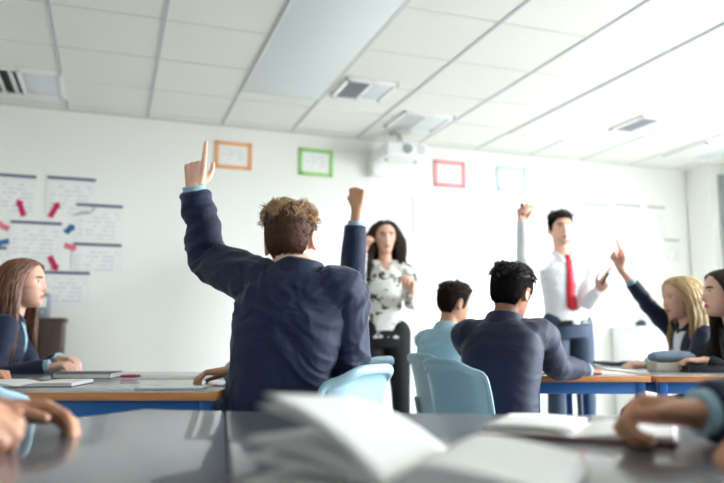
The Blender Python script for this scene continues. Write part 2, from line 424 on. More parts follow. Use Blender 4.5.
framed(497, 167, 526, 191, M['pale'], 'white notice with a very pale blue border above the raised marker')
def arrow(x0, y0, x1, y1, m, label):
    a = onwall(x0, y0, .005); b_ = onwall(x1, y1, .005); c = (a + b_) / 2; d = b_ - a; L = d.length; ang = math.atan2(d.z, d.dot(WD))
    poly = [(-L / 2, -.02), (L * .2, -.02), (L * .2, -.036), (L / 2, 0), (L * .2, .036), (L * .2, .02), (-L / 2, .02)]
    q = Pc(); q.prism(poly, 0, .003, 0)
    me = q.mesh('paper_arrow', False)
    rot = RM.to_4x4() @ Matrix.Rotation(R(90), 4, 'X') @ Matrix.Rotation(ang, 4, 'Z')
    o = link('paper_arrow', me, m); o.matrix_world = Matrix.Translation(c) @ rot
    tag(o, label, 'paper arrow', 'paper arrows on the display')
arrow(24, 216, 18, 199, M['magenta'], 'magenta paper arrow pointing up beneath the top left poster')
arrow(50, 217, 59, 202, M['magenta'], 'magenta paper arrow pointing up to the right, left of the header posters')
arrow(66, 233, 74, 225, M['blue'], 'blue paper arrow pointing to the right-hand posters')
arrow(65, 245, 77, 249, M['rose'], 'rose paper arrow pointing at the lower right-hand poster')
arrow(9, 229, -4, 223, M['rose'], 'rose paper arrow at the far left of the display')
arrow(9, 241, -4, 244, M['blue'], 'blue paper arrow at the far left of the display')
arrow(50, 256, 57, 271, M['magenta'], 'magenta paper arrow pointing down above the lowest poster')
# whiteboard
w, h = wsize(418, 203, 560, 345)
c = onwall(489, 272, .009)
e_ = empty('whiteboard', c, 'large white dry-wipe board on the front wall between the two teachers', 'whiteboard', None, TH)
q = Pc(); q.box((0, .003, 0), (w, .008, h), bev=0); part('writing_surface', q, M['board'], e_, False)
q = Pc()
for (cx, cz, dx, dz) in ((0, h / 2, w + .015, .014), (0, -h / 2, w + .015, .014), (-w / 2, 0, .014, h), (w / 2, 0, .014, h)):
    q.box((cx, .002, cz), (dx, .012, dz), bev=.003)
part('frame', q, M['board'], e_)
q = Pc(); q.box((0, -.05, -h / 2 - .01), (w * .6, .08, .015), bev=.004); part('pen_tray', q, M['white'], e_)
q = Pc(); q.box((-w * .1, -.0015, h * .25), (w * .4, .001, .05), bev=0); part('faint_writing', q, M['boardprint'], e_, False)
# projector
pc_ = onwall(401, 153, .32)
e_ = empty('projector', pc_, 'white projector hanging from the ceiling near the front wall', 'projector', None, TH)
q = Pc(); q.box((0, 0, 0), (.40, .30, .13), bev=.03, seg=4); part('body', q, M['white'], e_)
q = Pc(); q.tube([(.0, -.13, -.0), (0, -.165, 0)], [.045, .04], rnd=False, n=20); part('lens', q, M['grey'], e_)
q = Pc(); q.tube([(0, 0, .06), (0, 0, HC - pc_.z)], [.028, .028], rnd=False); q.box((0, 0, HC - pc_.z - .012), (.16, .16, .02)); q.box((0, 0, .075), (.2, .16, .02)); part('ceiling_mount', q, M['tbarl'], e_)
q = Pc()
for k in range(6): q.box((.13, -.149, -.035 + k * .014), (.08, .006, .005), bev=.001)
part('grille', q, M['grey'], e_)
for k in (-1, 1):
    q = Pc(); q.tube([(k * .14, 0, -.06), (k * .14, 0, -.08)], [.014, .014], rnd=False); part('foot', q, M['grey'], e_)
cb = onwall(378, 165, .05)
e_ = empty('wall_speaker', cb, 'small white speaker box on the front wall just left of the projector', 'speaker', None, TH)
q = Pc(); q.box((0, 0, 0), (.15, .09, .22), bev=.012, seg=3); part('cabinet', q, M['white'], e_)
q = Pc(); q.box((0, -.047, 0), (.12, .006, .19), bev=.003); part('grille', q, M['panelw'], e_)
# brown cupboard at the left
a = onwall(18, 319, .45); b_ = onwall(63, 319, .45); wid = (b_ - a).length
cz0 = at(50, 352, a.y).z
cc = (a + b_) / 2; topz = onwall(62, 319, .25).z
e_ = empty('wooden_cupboard', (cc.x + UD.x * .2, cc.y + UD.y * .2, 0), 'dark brown wooden cupboard against the wall behind the auburn haired girl', 'cupboard', None, TH)
q = Pc(); q.box((0, .0, topz / 2 + .03), (wid, .42, topz - .06), bev=.006); q.box((0, 0, topz - .01), (wid + .03, .44, .03), bev=.005); part('body', q, M['brown'], e_)
for sx in (-1, 1):
    q = Pc(); q.box((sx * wid / 4, -.215, topz / 2 + .02), (wid / 2 - .01, .018, topz - .12), bev=.004); d = part('door', q, M['brown'], e_)
    q = Pc(); q.tube([(sx * .03, -.235, topz * .62), (sx * .03, -.235, topz * .72)], [.008, .008]); part('handle', q, M['grey'], d)
q = Pc(); q.box((0, .0, .03), (wid - .04, .38, .06), bev=.003); part('plinth', q, M['blackc'], e_)
# grey box file on the cupboard
p0 = onwall(43, 319, .25)
e_ = empty('box_file', (p0.x, p0.y, topz + .006), 'grey box file standing on the brown cupboard', 'file', None, TH)
q = Pc(); q.box((0, 0, .09), (.085, .24, .18), bev=.004); part('case', q, M['grey'], e_)
q = Pc(); q.box((0, -.122, .11), (.05, .003, .07), bev=0); part('spine_label', q, M['paper'], e_)
q = Pc(); q.tube([(0, -.1215, .04), (0, -.126, .04)], [.014, .014], rnd=False); part('finger_ring', q, M['aluminium'], e_)
# low white cabinet at the right of the front wall
a = onwall(638, 328, .4); b_ = onwall(684, 328, .4); wid = (b_ - a).length; topz = onwall(655, 327, .2).z
cc = (a + b_) / 2 + UD * .19
e_ = empty('low_cabinet', (cc.x, cc.y, 0), 'low pale cabinet against the front wall behind the blonde girl', 'cabinet', None, TH)
q = Pc(); q.box((0, 0, topz / 2), (wid, .38, topz - .03), bev=.005); part('body', q, M['panelw'], e_)
q = Pc(); q.box((0, -.005, topz - .012), (wid + .02, .4, .024), bev=.004); part('worktop', q, M['panel'], e_)
for sx in (-1, 1):
    q = Pc(); q.box((sx * wid / 4, -.197, topz / 2 - .01), (wid / 2 - .01, .016, topz - .1), bev=.003); d = part('door', q, M['panelw'], e_)
    q = Pc(); q.tube([(sx * .03, -.212, topz * .6), (sx * .03, -.212, topz * .75)], [.006, .006]); part('handle', q, M['grey'], d)
p0 = onwall(641, 327, .3)
q = Pc(); q.box((0, 0, .028), (.09, .07, .05), bev=.01, seg=3); q.box((0, -.02, .06), (.05, .03, .016), bev=.005)
o = link('desk_stapler', q.mesh('desk_stapler'), M['blackc']); o.location = (p0.x, p0.y, topz + .002); tag(o, 'small black object standing on the low pale cabinet', 'stapler')

# ------------------------------------------------------------------ desks
def desk(x0, x1, y0, y1, label, cat='desk', h=.72, rz=0, topm='top', group='blue framed classroom desks'):
    cx, cy = (x0 + x1) / 2, (y0 + y1) / 2; W, D = x1 - x0, y1 - y0
    e_ = empty('classroom_desk', (cx, cy, 0), label, cat, group, rz)
    q = Pc(); q.box((0, 0, h - .0095), (W - .012, D - .012, .019), bev=.002); part('desk_top', q, M[topm], e_)
    q = Pc()
    for (a_, b_, dx, dy) in ((0, -D / 2 + .003, W, .007), (0, D / 2 - .003, W, .007), (-W / 2 + .003, 0, .007, D), (W / 2 - .003, 0, .007, D)):
        q.box((a_, b_, h - .0125), (dx, dy, .024), bev=.002)
    part('edging', q, M['wood'], e_)
    for (a_, b_, dx, dy) in ((0, -D / 2 + .035, W - .08, .025), (0, D / 2 - .035, W - .08, .025), (-W / 2 + .035, 0, .025, D - .08), (W / 2 - .035, 0, .025, D - .08)):
        q = Pc(); q.box((a_, b_, h - .05), (dx, dy, .05), bev=.004); part('rail', q, M['frame'], e_)
    for sx in (-1, 1):
        for sy in (-1, 1):
            q = Pc(); q.box((sx * (W / 2 - .035), sy * (D / 2 - .035), (h - .025) / 2 + .005), (.035, .035, h - .035), bev=.004); l = part('leg', q, M['frame'], e_)
            q = Pc(); q.box((sx * (W / 2 - .035), sy * (D / 2 - .035), .008), (.042, .042, .016), bev=.004); part('foot_cap', q, M['blackc'], l)
    return e_
desk(-1.66, -.437, 2.145, 2.74, 'blue framed desk with wood edge, left of the ginger boy')
desk(-1.64, -.42, 2.76, 3.34, 'blue framed desk where the auburn haired girl rests her arm')
desk(.694, 1.205, 2.985, 4.1, 'blue framed desk beside the black haired boy in a blazer')
desk(1.228, 1.74, 2.985, 4.1, 'blue framed desk in front of the blonde girl')
def neartable(poly, legs, label):
    e_ = empty('classroom_table', (0, 0, 0), label, 'table', 'dark near tables')
    q = Pc(); q.prism(poly, .698, .72, .003); part('table_top', q, M['near'], e_)
    cx = sum(a_[0] for a_ in poly) / len(poly); cy = sum(a_[1] for a_ in poly) / len(poly)
    for a_ in legs:
        d = V((cx - a_[0], cy - a_[1], 0)).normalized() * .09
        q = Pc(); q.box((a_[0] + d.x, a_[1] + d.y, .35), (.035, .035, .695), bev=.004); part('leg', q, M['frame'], e_)
    q = Pc()
    for i in range(len(legs)):
        A = V((*legs[i], 0)); B = V((*legs[(i + 1) % len(legs)], 0)); cen = V((cx, cy, 0))
        A += (cen - A).normalized() * .09; B += (cen - B).normalized() * .09
        d = B - A; q.box((A + B) / 2 + Z3 * .672, (d.length, .025, .05), Matrix.Rotation(math.atan2(d.y, d.x), 3, 'Z'), bev=.003)
    part('rail', q, M['frame'], e_)
PL = [(-.505, 1.668), (-.9, .86), (-1.08, .3), (-.042, .3), (-.312, 1.625)]
PR = [(-.308, 1.625), (-.038, .3), (1.1, .3), (.95, 1.5)]
neartable(PL, [PL[0], PL[2], PL[3], PL[4]], 'near dark grey table under the bare hands, left of the seam')
neartable(PR, PR, 'near dark grey table carrying the fanned open book')

# ------------------------------------------------------------------ chair
def make_chair(label):
    e_ = empty('school_chair', (0, 0, 0), label, 'chair', 'pale blue school chairs')
    def shell(fn, nu, nv, th, name):
        vs = []; fs = []
        for i in range(nv + 1):
            for j in range(nu + 1): vs.append(fn(j / nu * 2 - 1, i / nv))
        for i in range(nv):
            for j in range(nu):
                a_ = i * (nu + 1) + j; fs.append((a_, a_ + 1, a_ + nu + 2, a_ + nu + 1))
        q = Pc(); q.add(vs, fs); me = q.mesh(name, True, False); ob = bpy.data.objects.new('tmp', me); COL.objects.link(ob)
        s_ = ob.modifiers.new('s', 'SOLIDIFY'); s_.thickness = th; s_.offset = 0
        b_ = ob.modifiers.new('b', 'SUBSURF'); b_.levels = 1
        dg = bpy.context.evaluated_depsgraph_get(); dg.update(); out = bpy.data.meshes.new_from_object(ob.evaluated_get(dg)); out.name = name
        bpy.data.objects.remove(ob)
        out.polygons.foreach_set('use_smooth', [True] * len(out.polygons))
        return link(name, out, M['chair'], e_)
    def sq(x, t, hw, rad):     # rounded outline
        return x
    def seat(x, t):
        w = .175 - .03 * max(0, (t - .8) / .2) ** 2 - .012 * max(0, (.15 - t) / .15)
        y = -.19 + .40 * t; z = .435 - .012 * (1 - x * x) + .0 * t - .03 * max(0, (t - .8) / .2) ** 2 + .03 * max(0, (.2 - t) / .2) ** 2 + .012 * abs(x) ** 6
        return (w * x, y, z)
    def back(x, t):
        z = .475 + .315 * t
        k = max(0, (t - .72) / .28); kb = max(0, (.25 - t) / .25)
        w = .172 - .035 * k ** 3 - .03 * kb ** 2
        z -= .03 * k ** 2 * abs(x) ** 4
        y = -.185 - .055 * t - .022 * (1 - x * x) + .012 * math.sin(t * math.pi)
        y -= .022 * max(0, (t - .88) / .12) ** 2
        y += .02 * abs(x) ** 8 * 1.0
        return (w * x, y, z)
    shell(seat, 14, 12, .011, 'seat'); bk = shell(back, 16, 16, .012, 'backrest')
    # raised rim round the back of the backrest
    q = Pc(); pts = [back(-1, t / 10) for t in range(0, 11)] + [back(x / 5 - 1, 1) for x in range(1, 10)] + [back(1, 1 - t / 10) for t in range(0, 11)]
    q.tube([V(a_) for a_ in pts], [(.009, .016)] * len(pts), side=Y3, n=10, res=2); link('rim', q.mesh('rim'), M['chair'], bk)
    for sx in (-1, 1):
        q = Pc(); q.tube([(sx * .11, -.17, .43), (sx * .115, -.2, .46), (sx * .115, -.212, .52), (sx * .115, -.225, .58)], [.011] * 4, n=10)
        link('back_strut', q.mesh('back_strut'), M['steel'], e_)
    for sx in (-1, 1):
        for sy in (-1, 1):
            q = Pc(); q.tube([(sx * .1, sy * .12, .418), (sx * .15, sy * .14, .408), (sx * .168, sy * .155, .38), (sx * .2, sy * .2, .012)], [.011] * 4, n=10)
            l = link('leg', q.mesh('leg'), M['steel'], e_)
            q = Pc(); q.tube([(sx * .199, sy * .198, .03), (sx * .201, sy * .201, .006)], [.015, .015], n=10, rnd=False); link('foot_cap', q.mesh('foot_cap'), M['blackc'], l)
    return e_
def face(a): return V((math.sin(a), math.cos(a), 0))

# ------------------------------------------------------------------ hands
POSES = {   # (mcp,pip,dip) for index, middle, ring, little ; thumb mode
    'point': ([(2, 6, 4), (82, 95, 55), (85, 98, 55), (85, 98, 55)], 'wrap'),
    'pointthumb': ([(2, 6, 4), (78, 95, 55), (82, 98, 55), (85, 98, 55)], 'out'),
    'fist': ([(82, 98, 60), (84, 100, 60), (86, 100, 60), (88, 100, 60)], 'wrap'),
    'rest': ([(22, 32, 18), (26, 36, 20), (30, 40, 22), (34, 44, 24)], 'side'),
    'flat': ([(8, 14, 8), (8, 14, 8), (10, 16, 10), (12, 18, 10)], 'side'),
    'curl': ([(40, 60, 30), (48, 66, 34), (54, 72, 38), (58, 76, 40)], 'side'),
    'loose': ([(46, 78, 40), (52, 84, 44), (58, 88, 48), (62, 90, 50)], 'side'),
    'pen': ([(45, 45, 20), (55, 60, 30), (64, 74, 40), (68, 80, 44)], 'pinch'),
    'grip': ([(60, 80, 40), (62, 84, 44), (66, 86, 46), (70, 88, 48)], 'pinch'),
}
def hand(pc, wr, f, n, left, pose, s=1.0):
    f = V(f).normalized(); n = V(n); n = (n - f * n.dot(f)).normalized()
    t = n.cross(f) if left else f.cross(n)
    curls, th = POSES[pose]
    wr = V(wr)
    L = [(.044, .027, .021), (.048, .031, .022), (.043, .029, .021), (.035, .022, .019)]
    rr_ = [.0095, .0098, .0092, .0082]
    kx = [.031, .0105, -.010, -.029]; kf = [.090, .094, .089, .080]
    tips = []
    for i in range(4):
        k = wr + f * (kf[i] * s) + t * (kx[i] * s) - n * (.003 * s)
        pc.tube([wr + t * (kx[i] * .55 * s) - f * .012 * s, (wr + t * (kx[i] * .8 * s) + f * (.045 * s)), k], [(.013 * s), (.0145 * s), (.0122 * s)], n=12)
        spread = kx[i] * .9 * (1 if pose in ('flat', 'rest') else .3)
        d0 = (f + t * spread * 2).normalized(); a = 0; pts = [k]; 
        for j in range(3):
            a += R(curls[i][j]); d = d0 * math.cos(a) + n * math.sin(a); pts.append(pts[-1] + d * (L[i][j] * s))
        r = rr_[i] * s
        for j in range(3): pc.tube([pts[j], pts[j + 1]], [r * (1.12 - .1 * j), r * (1.02 - .1 * j)], n=12, res=2)
        tips.append(pts[-1])
    pc.tube([wr - f * .03 * s, wr + f * .02 * s, wr + f * .06 * s, wr + f * .082 * s], [(.026 * s, .019 * s), (.031 * s, .017 * s), (.036 * s, .0155 * s), (.036 * s, .011 * s)], side=t, n=16)
    b = wr + f * (.018 * s) + t * (.024 * s) + n * (.006 * s)
    if th == 'wrap': ds = [f * .8 + t * .45 + n * .4, f * .75 + n * .75 - t * .1, -t * .75 + f * .25 + n * .5]
    elif th == 'out': ds = [f * .75 + t * .6 + n * .3, f * .9 + t * .25 + n * .3, f * .95 + t * .0 + n * .3]
    elif th == 'pinch': ds = [f * .75 + t * .4 + n * .5, f * .75 + n * .65, f * .8 + n * .45 - t * .1]
    else: ds = [f * .75 + t * .6 + n * .25, f * .9 + t * .28 + n * .2, f * .97 + t * .05 + n * .2]
    P = [b]; 
    for d, l in zip(ds, (.045, .034, .027)): P.append(P[-1] + d.normalized() * (l * s))
    for j, r in enumerate((.0155, .0115, .0102)): pc.tube([P[j], P[j + 1]], [r * s, r * .88 * s], n=12, res=2)
    return tips, P[-1]

# ------------------------------------------------------------------ head
HROWS = [(.1155, .010, -.004, .022), (.111, .034, .034, .062), (.100, .054, .060, .082), (.082, .066, .076, .094), (.055, .0735, .088, .102), (.03, .0765, .093, .104),
         (.012, .0755, .090, .102), (-.015, .0715, .0895, .095), (-.04, .066, .089, .080), (-.065, .059, .0885, .062), (-.085, .051, .086, .040), (-.103, .040, .082, .012), (-.115, .024, .070, -.008), (-.1185, .008, .058, -.03)]
class Head:
    def __init__(s, c, yaw, pitch=0, roll=0, sc=1.0, fem=False):
        s.fem = fem
        s.M = Matrix.Translation(c) @ Matrix.Rotation(-yaw, 4, 'Z') @ Matrix.Rotation(pitch, 4, 'X') @ Matrix.Rotation(roll, 4, 'Y') @ Matrix.Scale(sc, 4)
        s.sc = sc
    def row(s, z):
        r = HROWS
        if z >= r[0][0]: w = r[0][1:]
        elif z <= r[-1][0]: w = r[-1][1:]
        else:
            for a, b in zip(r, r[1:]):
                if a[0] >= z >= b[0]:
                    t = (a[0] - z) / (a[0] - b[0]); w = [a[i] * (1 - t) + b[i] * t for i in (1, 2, 3)]; break
        w = list(w)
        if s.fem and z < -.02: w[0] *= .92
        return w
    def bump(s, x, z):
        g = lambda a, b: math.exp(-(a / b) ** 2)
        y = 0
        # nose
        if -.05 < z < .022:
            if z > -.03: h = .006 + .021 * ((.022 - z) / .052) ** 1.2
            else: h = .027 * max(0, 1 - ((-.03 - z) / .016) ** 2)
            wd = .0085 + .006 * max(0, min(1, (.01 - z) / .04))
            y += h * g(x, wd)
        y -= .009 * g(abs(x) - .031, .014) * g(z - .011, .012)
        y += .005 * g(z - .030, .009) * g(abs(x) - .024, .022) * (.5 if s.fem else 1)
        y += .006 * g(x, .021) * g(z + .060, .006) + .007 * g(x, .018) * g(z + .072, .006) - .003 * g(x, .03) * g(z + .0655, .003)
        y -= .004 * g(x, .03) * g(z + .083, .006)
        y += .005 * g(x, .02) * g(z + .102, .012)
        y += .003 * g(abs(x) - .045, .018) * g(z + .018, .02)
        return y
    def pt(s, ph, z):
        w, yf, yb = s.row(z); c, sn = math.cos(ph), math.sin(ph)
        x = w * sn; y = (yf * abs(c) ** .9) if c > 0 else -yb * abs(c) ** .9
        if c > 0: y += s.bump(x, z) * min(1, c * 2.2)
        return V((x, y, z))
    def front(s, x, z):
        w, yf, yb = s.row(z); sn = max(-1, min(1, x / w)); return s.pt(math.asin(sn), z)
    def pieces(s, pc):
        n = 64; rs = []; zs = []
        k = 56
        for i in range(k + 1):
            t = i / k; zs.append(-.1185 + (.234) * (t - math.sin(2 * math.pi * t) * .06))
        for z in zs: rs.append([s.M @ s.pt(2 * math.pi * j / n, z) for j in range(n)])
        pc.rings(rs)
        R3 = s.M.to_3x3() * (1 / s.sc)
        for sx in (-1, 1):
            rot = R3 @ Matrix.Rotation(sx * R(-22), 3, 'Z') @ Matrix.Rotation(R(-10), 3, 'X')
            c = s.M @ V((sx * .079, -.012, -.004))
            pc.ell(c, (.0075 * s.sc, .017 * s.sc, .031 * s.sc), rot)
            q = [s.M @ (V((sx * .083, -.012, -.004)) + Matrix.Rotation(sx * R(-22), 3, 'Z') @ V((sx * .004, .016 * math.sin(a), .029 * math.cos(a)))) for a in [R(k) for k in range(40, -200, -24)]]
            pc.tube(q, [.0055 * s.sc] * len(q), n=8, res=2)
    def face_parts(s, root, loc, brow, lips='lips', beard=None):
        def patch(name, cx, cz, rx, rz, m, off, bend=0, par=None):
            q = Pc(); vs = [s.M @ (s.front(cx, cz) + V((0, off, 0)))]; nn = 16; fs = []
            for k, f in ((1, .6), (2, 1.0)):
                for j in range(nn):
                    a = 2 * math.pi * j / nn; x = cx + rx * f * math.cos(a); z = cz + rz * f * math.sin(a) - bend * (f * math.cos(a)) ** 2
                    vs.append(s.M @ (s.front(x, z) + V((0, off * (1 if k == 1 else .3), 0))))
            for j in range(nn):
                k = (j + 1) % nn; fs += [(0, 1 + j, 1 + k), (1 + j, 1 + nn + j, 1 + nn + k, 1 + k)]
            q.add(vs, fs); me = q.mesh(name); shift(me, -loc); return link(name, me, m, root)
        for sx in (-1, 1):
            q = Pc(); c = s.front(sx * .031, .010); q.ell(s.M @ (c + V((0, -.0045, 0))), [.0125 * s.sc, .0105 * s.sc, .0085 * s.sc], s.M.to_3x3() * (1 / s.sc))
            ey = link('eye', shift(q.mesh('eye'), -loc), M['eyew'], root)
            q = Pc(); q.ell(s.M @ (c + V((0, .0030, 0))), [.0068 * s.sc, .004 * s.sc, .0066 * s.sc], s.M.to_3x3() * (1 / s.sc)); link('iris', shift(q.mesh('iris'), -loc), M['iris'], ey)
            patch('eyebrow', sx * .032, .030, .020, .0058, brow, .0035, .004)
        patch('lips', 0, -.066, .022, .0095, M[lips], .0022, .0)
        if beard:
            q = Pc(); rb = random.Random(5)
            for i in range(900):
                x = rb.uniform(-.056, .056); z = rb.uniform(-.114, -.046)
                if abs(x) < .026 and -.079 < z < -.055 or (z > -.07 and .028 < abs(x) < .048): continue
                p_ = s.front(x, z); d_ = V((x * 6, .6, -.8)).normalized()
                strand(q, [s.M @ (p_ + V((0, -.0005, 0))), s.M @ (p_ + d_ * .002 + V((0, .0012, 0))), s.M @ (p_ + d_ * .0045 + V((0, .001, 0)))], .0006 * s.sc)
            link('stubble', shift(q.mesh('stubble', True, False), -loc), M[beard], root)

def headz(ph, style):
    a = abs((math.degrees(ph) + 180) % 360 - 180)
    tab = style
    for (a0, z0), (a1, z1) in zip(tab, tab[1:]):
        if a0 <= a <= a1: t = (a - a0) / (a1 - a0); return z0 + (z1 - z0) * t
    return tab[-1][1]
SHORT = [(0, .074), (35, .070), (50, .050), (64, .026), (76, -.020), (88, -.022), (95, .010), (106, .012), (116, -.03), (135, -.062), (180, -.070)]
LONG = [(0, .092), (30, .084), (55, .058), (72, .02), (85, -.03), (110, -.06), (180, -.07)]
def strand(q, pts, r):
    n = len(pts); base = len(q.v); T = (pts[-1] - pts[0]); sd = T.orthogonal().normalized() if T.length > 1e-6 else X3
    for i, p in enumerate(pts):
        t = (pts[min(i + 1, n - 1)] - pts[max(i - 1, 0)]).normalized(); x = sd - t * sd.dot(t)
        x = x.normalized() if x.length > 1e-5 else t.orthogonal(); y = t.cross(x)
        k = i / (n - 1); w = r * (1 - .75 * k ** 2) * (.6 + .4 * min(1, k * 4))
        for j in range(3):
            a = 2.0944 * j; q.v.append(p + x * (w * math.cos(a)) + y * (w * math.sin(a)))
    for i in range(n - 1):
        for j in range(3):
            k = (j + 1) % 3; q.f.append((base + i * 3 + j, base + i * 3 + k, base + i * 3 + 3 + k, base + i * 3 + 3 + j))
    q.f.append((base, base + 2, base + 1)); q.f.append(tuple(base + (n - 1) * 3 + j for j in range(3)))
def hcap(H, style, thick, seed=0, jag=.006):
    q = Pc(); n = 72; rows = 22; rs = []
    C = V((0, -.01, .01))
    for i in range(rows):
        r = []
        for j in range(n):
            ph = 2 * math.pi * j / n; zh = headz(ph, style) + jag * noise.noise(V((math.sin(ph) * 9, math.cos(ph) * 9, seed)))
            t = i / (rows - 1); z = zh + (.1145 - zh) * (1 - (1 - t) ** 1.5)
            p = H.pt(ph, z); nn = (p - C); nn = V((nn.x / .0058, nn.y / .0085, nn.z / .012)).normalized()
            th = thick(ph, z) * min(1, (i + .15) / (3.0 + 5 * max(0, math.cos(ph)))) + .003 * noise.noise(p * 60 + V((seed, 0, 0))) * min(1, i / 3)
            r.append(H.M @ (p + nn * max(.0008, th)))
        rs.append(r)
    q.rings(rs, cap=False)
    ctr = len(q.v); q.v.append(H.M @ V((0, -.015, .1155 + thick(0, .11)))); o = (rows - 1) * n
    for j in range(n): q.f.append((o + j, o + (j + 1) % n, ctr))
    return q
def short_hair(H, root, loc, m, top=.018, side=.008, n=1500, length=.03, curl=.5, seed=1, m2=None, w=.0017, sweep=(0, .6, .4)):
    rnd = random.Random(seed)
    def thick(ph, z):
        k = max(0, min(1, (z - .045) / .04)); a = abs((math.degrees(ph) + 180) % 360 - 180)
        return side * (1 - k) * (.45 if z < -.03 else 1) + top * k
    q = hcap(H, SHORT, thick, seed); hm = M[m2] if m2 else (M['hblackcap'] if m == M['hblack'] else M['hbrowncap'])
    cap = link('hair', shift(q.mesh('hair'), -loc), hm, root)
    q = Pc(); q2 = Pc(); cl = None
    for i in range(n):
        if i % 9 == 0:
            cph = rnd.uniform(0, 2 * math.pi); czh = headz(cph, SHORT); cz_ = czh + (.114 - czh) * rnd.random() ** .8
            cl = (cph, cz_, V((rnd.gauss(0, .5), rnd.gauss(0, .5), rnd.gauss(0, .3))), V((rnd.gauss(0, 1), rnd.gauss(0, 1), rnd.gauss(0, 1))).normalized(), rnd.uniform(.7, 1.15))
        top_ = cl[1] > .06
        if top_: ph = cl[0] + rnd.gauss(0, .09); z = cl[1] + rnd.gauss(0, .004)
        else: ph = rnd.uniform(0, 2 * math.pi); z = headz(ph, SHORT) + (.075 - headz(ph, SHORT)) * rnd.random()
        z = max(headz(ph, SHORT), min(.1145, z))
        p = H.pt(ph, z); nn = V((p.x / .0058, (p.y + .01) / .0085, (p.z - .01) / .012)).normalized()
        k = max(0, min(1, (z - .05) / .035)) if top_ else 0
        p = p + nn * thick(ph, z) * .75
        if k > .3:
            l = length * cl[4] * rnd.uniform(.9, 1.1); fl = V(sweep) + cl[2]
            fl = fl - nn * fl.dot(nn); d = (nn * .28 + fl * .9).normalized(); ax = cl[3]
            pts = [p]; nst = 7
            for s_ in range(nst - 1):
                pts.append(pts[-1] + d * (l / (nst - 1))); d = (Matrix.Rotation(curl * .6, 3, ax) @ d); d = (d - nn * .12).normalized()
            strand(q, [H.M @ x for x in pts], w * rnd.uniform(.8, 1.6) * H.sc)
        else:
            l = .012 * rnd.uniform(.6, 1.2); fl = V((0, -.35, -.9)) + V((rnd.gauss(0, .2), rnd.gauss(0, .2), 0)); fl -= nn * fl.dot(nn)
            d = (nn * .22 + fl).normalized(); pts = [p + d * (l * s_ / 3) - nn * (.0012 * s_ * s_ * .3) for s_ in range(4)]
            strand(q2, [H.M @ x for x in pts], .0011 * H.sc)
    if q.v: link('hair_strands', shift(q.mesh('hair_strands', True, False), -loc), m, cap)
    if q2.v: link('short_back_and_sides', shift(q2.mesh('short_back_and_sides', True, False), -loc), hm, cap)
def long_hair(H, root, loc, m, blockers, length=.36, n=900, seed=2, front=.3, wave=.006, w=.0034, part=0.0, fwd=.0):
    """blockers: world-space (centre, 3x3 axes inverse scaled) ellipsoids hair is pushed out of."""
    rnd = random.Random(seed)
    q = hcap(H, LONG, lambda ph, z: .011, seed, .003)
    cap = link('hair', shift(q.mesh('hair'), -loc), m, root); q = Pc()
    Mi = H.M.inverted(); sc = H.sc; R3 = H.M.to_3x3() * (1 / sc)
    for i in range(n):
        ph = rnd.uniform(R(28), R(332)); zh = headz(ph, LONG); z = zh + (.1148 - zh) * (1 - (1 - rnd.random()) ** 1.5)
        p = H.pt(ph, z); sx = 1 if (p.x - part) > 0 else -1
        d = V((sx * .75, -.45 + (fwd if rnd.random() < front else 0), -.12 if z > .06 else -.8)).normalized()
        nn = V((p.x / .0058, (p.y + .01) / .0085, (p.z - .01) / .012)).normalized()
        p = H.M @ (p + nn * rnd.uniform(.008, .016)); d = R3 @ d
        l = length * rnd.uniform(.8, 1.08); step = .016; pts = [p]; tot = 0; po = rnd.uniform(0, 6.28); off = rnd.uniform(.004, .018)
        while tot < l:
            d = (d + V((0, 0, -1)) * .30).normalized()
            x = pts[-1] + d * step
            lp = Mi @ x; e_ = V((lp.x / (.080 + off), (lp.y + .008) / (.094 + off), (lp.z - .0) / (.118 + off)))
            if e_.length < 1:
                lp = V((e_.x, e_.y, e_.z)).normalized(); lp = V((lp.x * (.080 + off), lp.y * (.094 + off) - .008, lp.z * (.118 + off))); x = H.M @ lp
            # keep the face clear
            lp = Mi @ x
            ylim = (.022 + max(0, lp.z) * .75 + off * .6) if lp.z > -.10 else .05
            if lp.y > ylim and -.14 < lp.z < .085:
                lp.x = math.copysign(max(abs(lp.x), .070 + off * .6), lp.x if abs(lp.x) > .02 else sx); lp.y = lp.y * .35 + ylim * .65; x = H.M @ lp
            for (c, A, rad) in blockers:
                y = A @ (x - c); k = V((y.x / (rad[0] + off), y.y / (rad[1] + off), y.z / (rad[2] + off)))
                if k.length < 1 and k.length > 1e-3:
                    k.normalize(); x = c + A.transposed() @ V((k.x * (rad[0] + off), k.y * (rad[1] + off), k.z * (rad[2] + off)))
            x = x + (R3 @ X3) * (wave * math.sin(tot * 38 + po)) * .35 * min(1, tot / .15)
            dd = (x - pts[-1])
            if dd.length < 1e-5: break
            d = dd.normalized() * .6 + d * .4; pts.append(x); tot += step
        if len(pts) > 3: strand(q, pts, w * rnd.uniform(.6, 1.25) * sc)
    link('hair_strands', shift(q.mesh('hair_strands', True, False), -loc), m, cap)

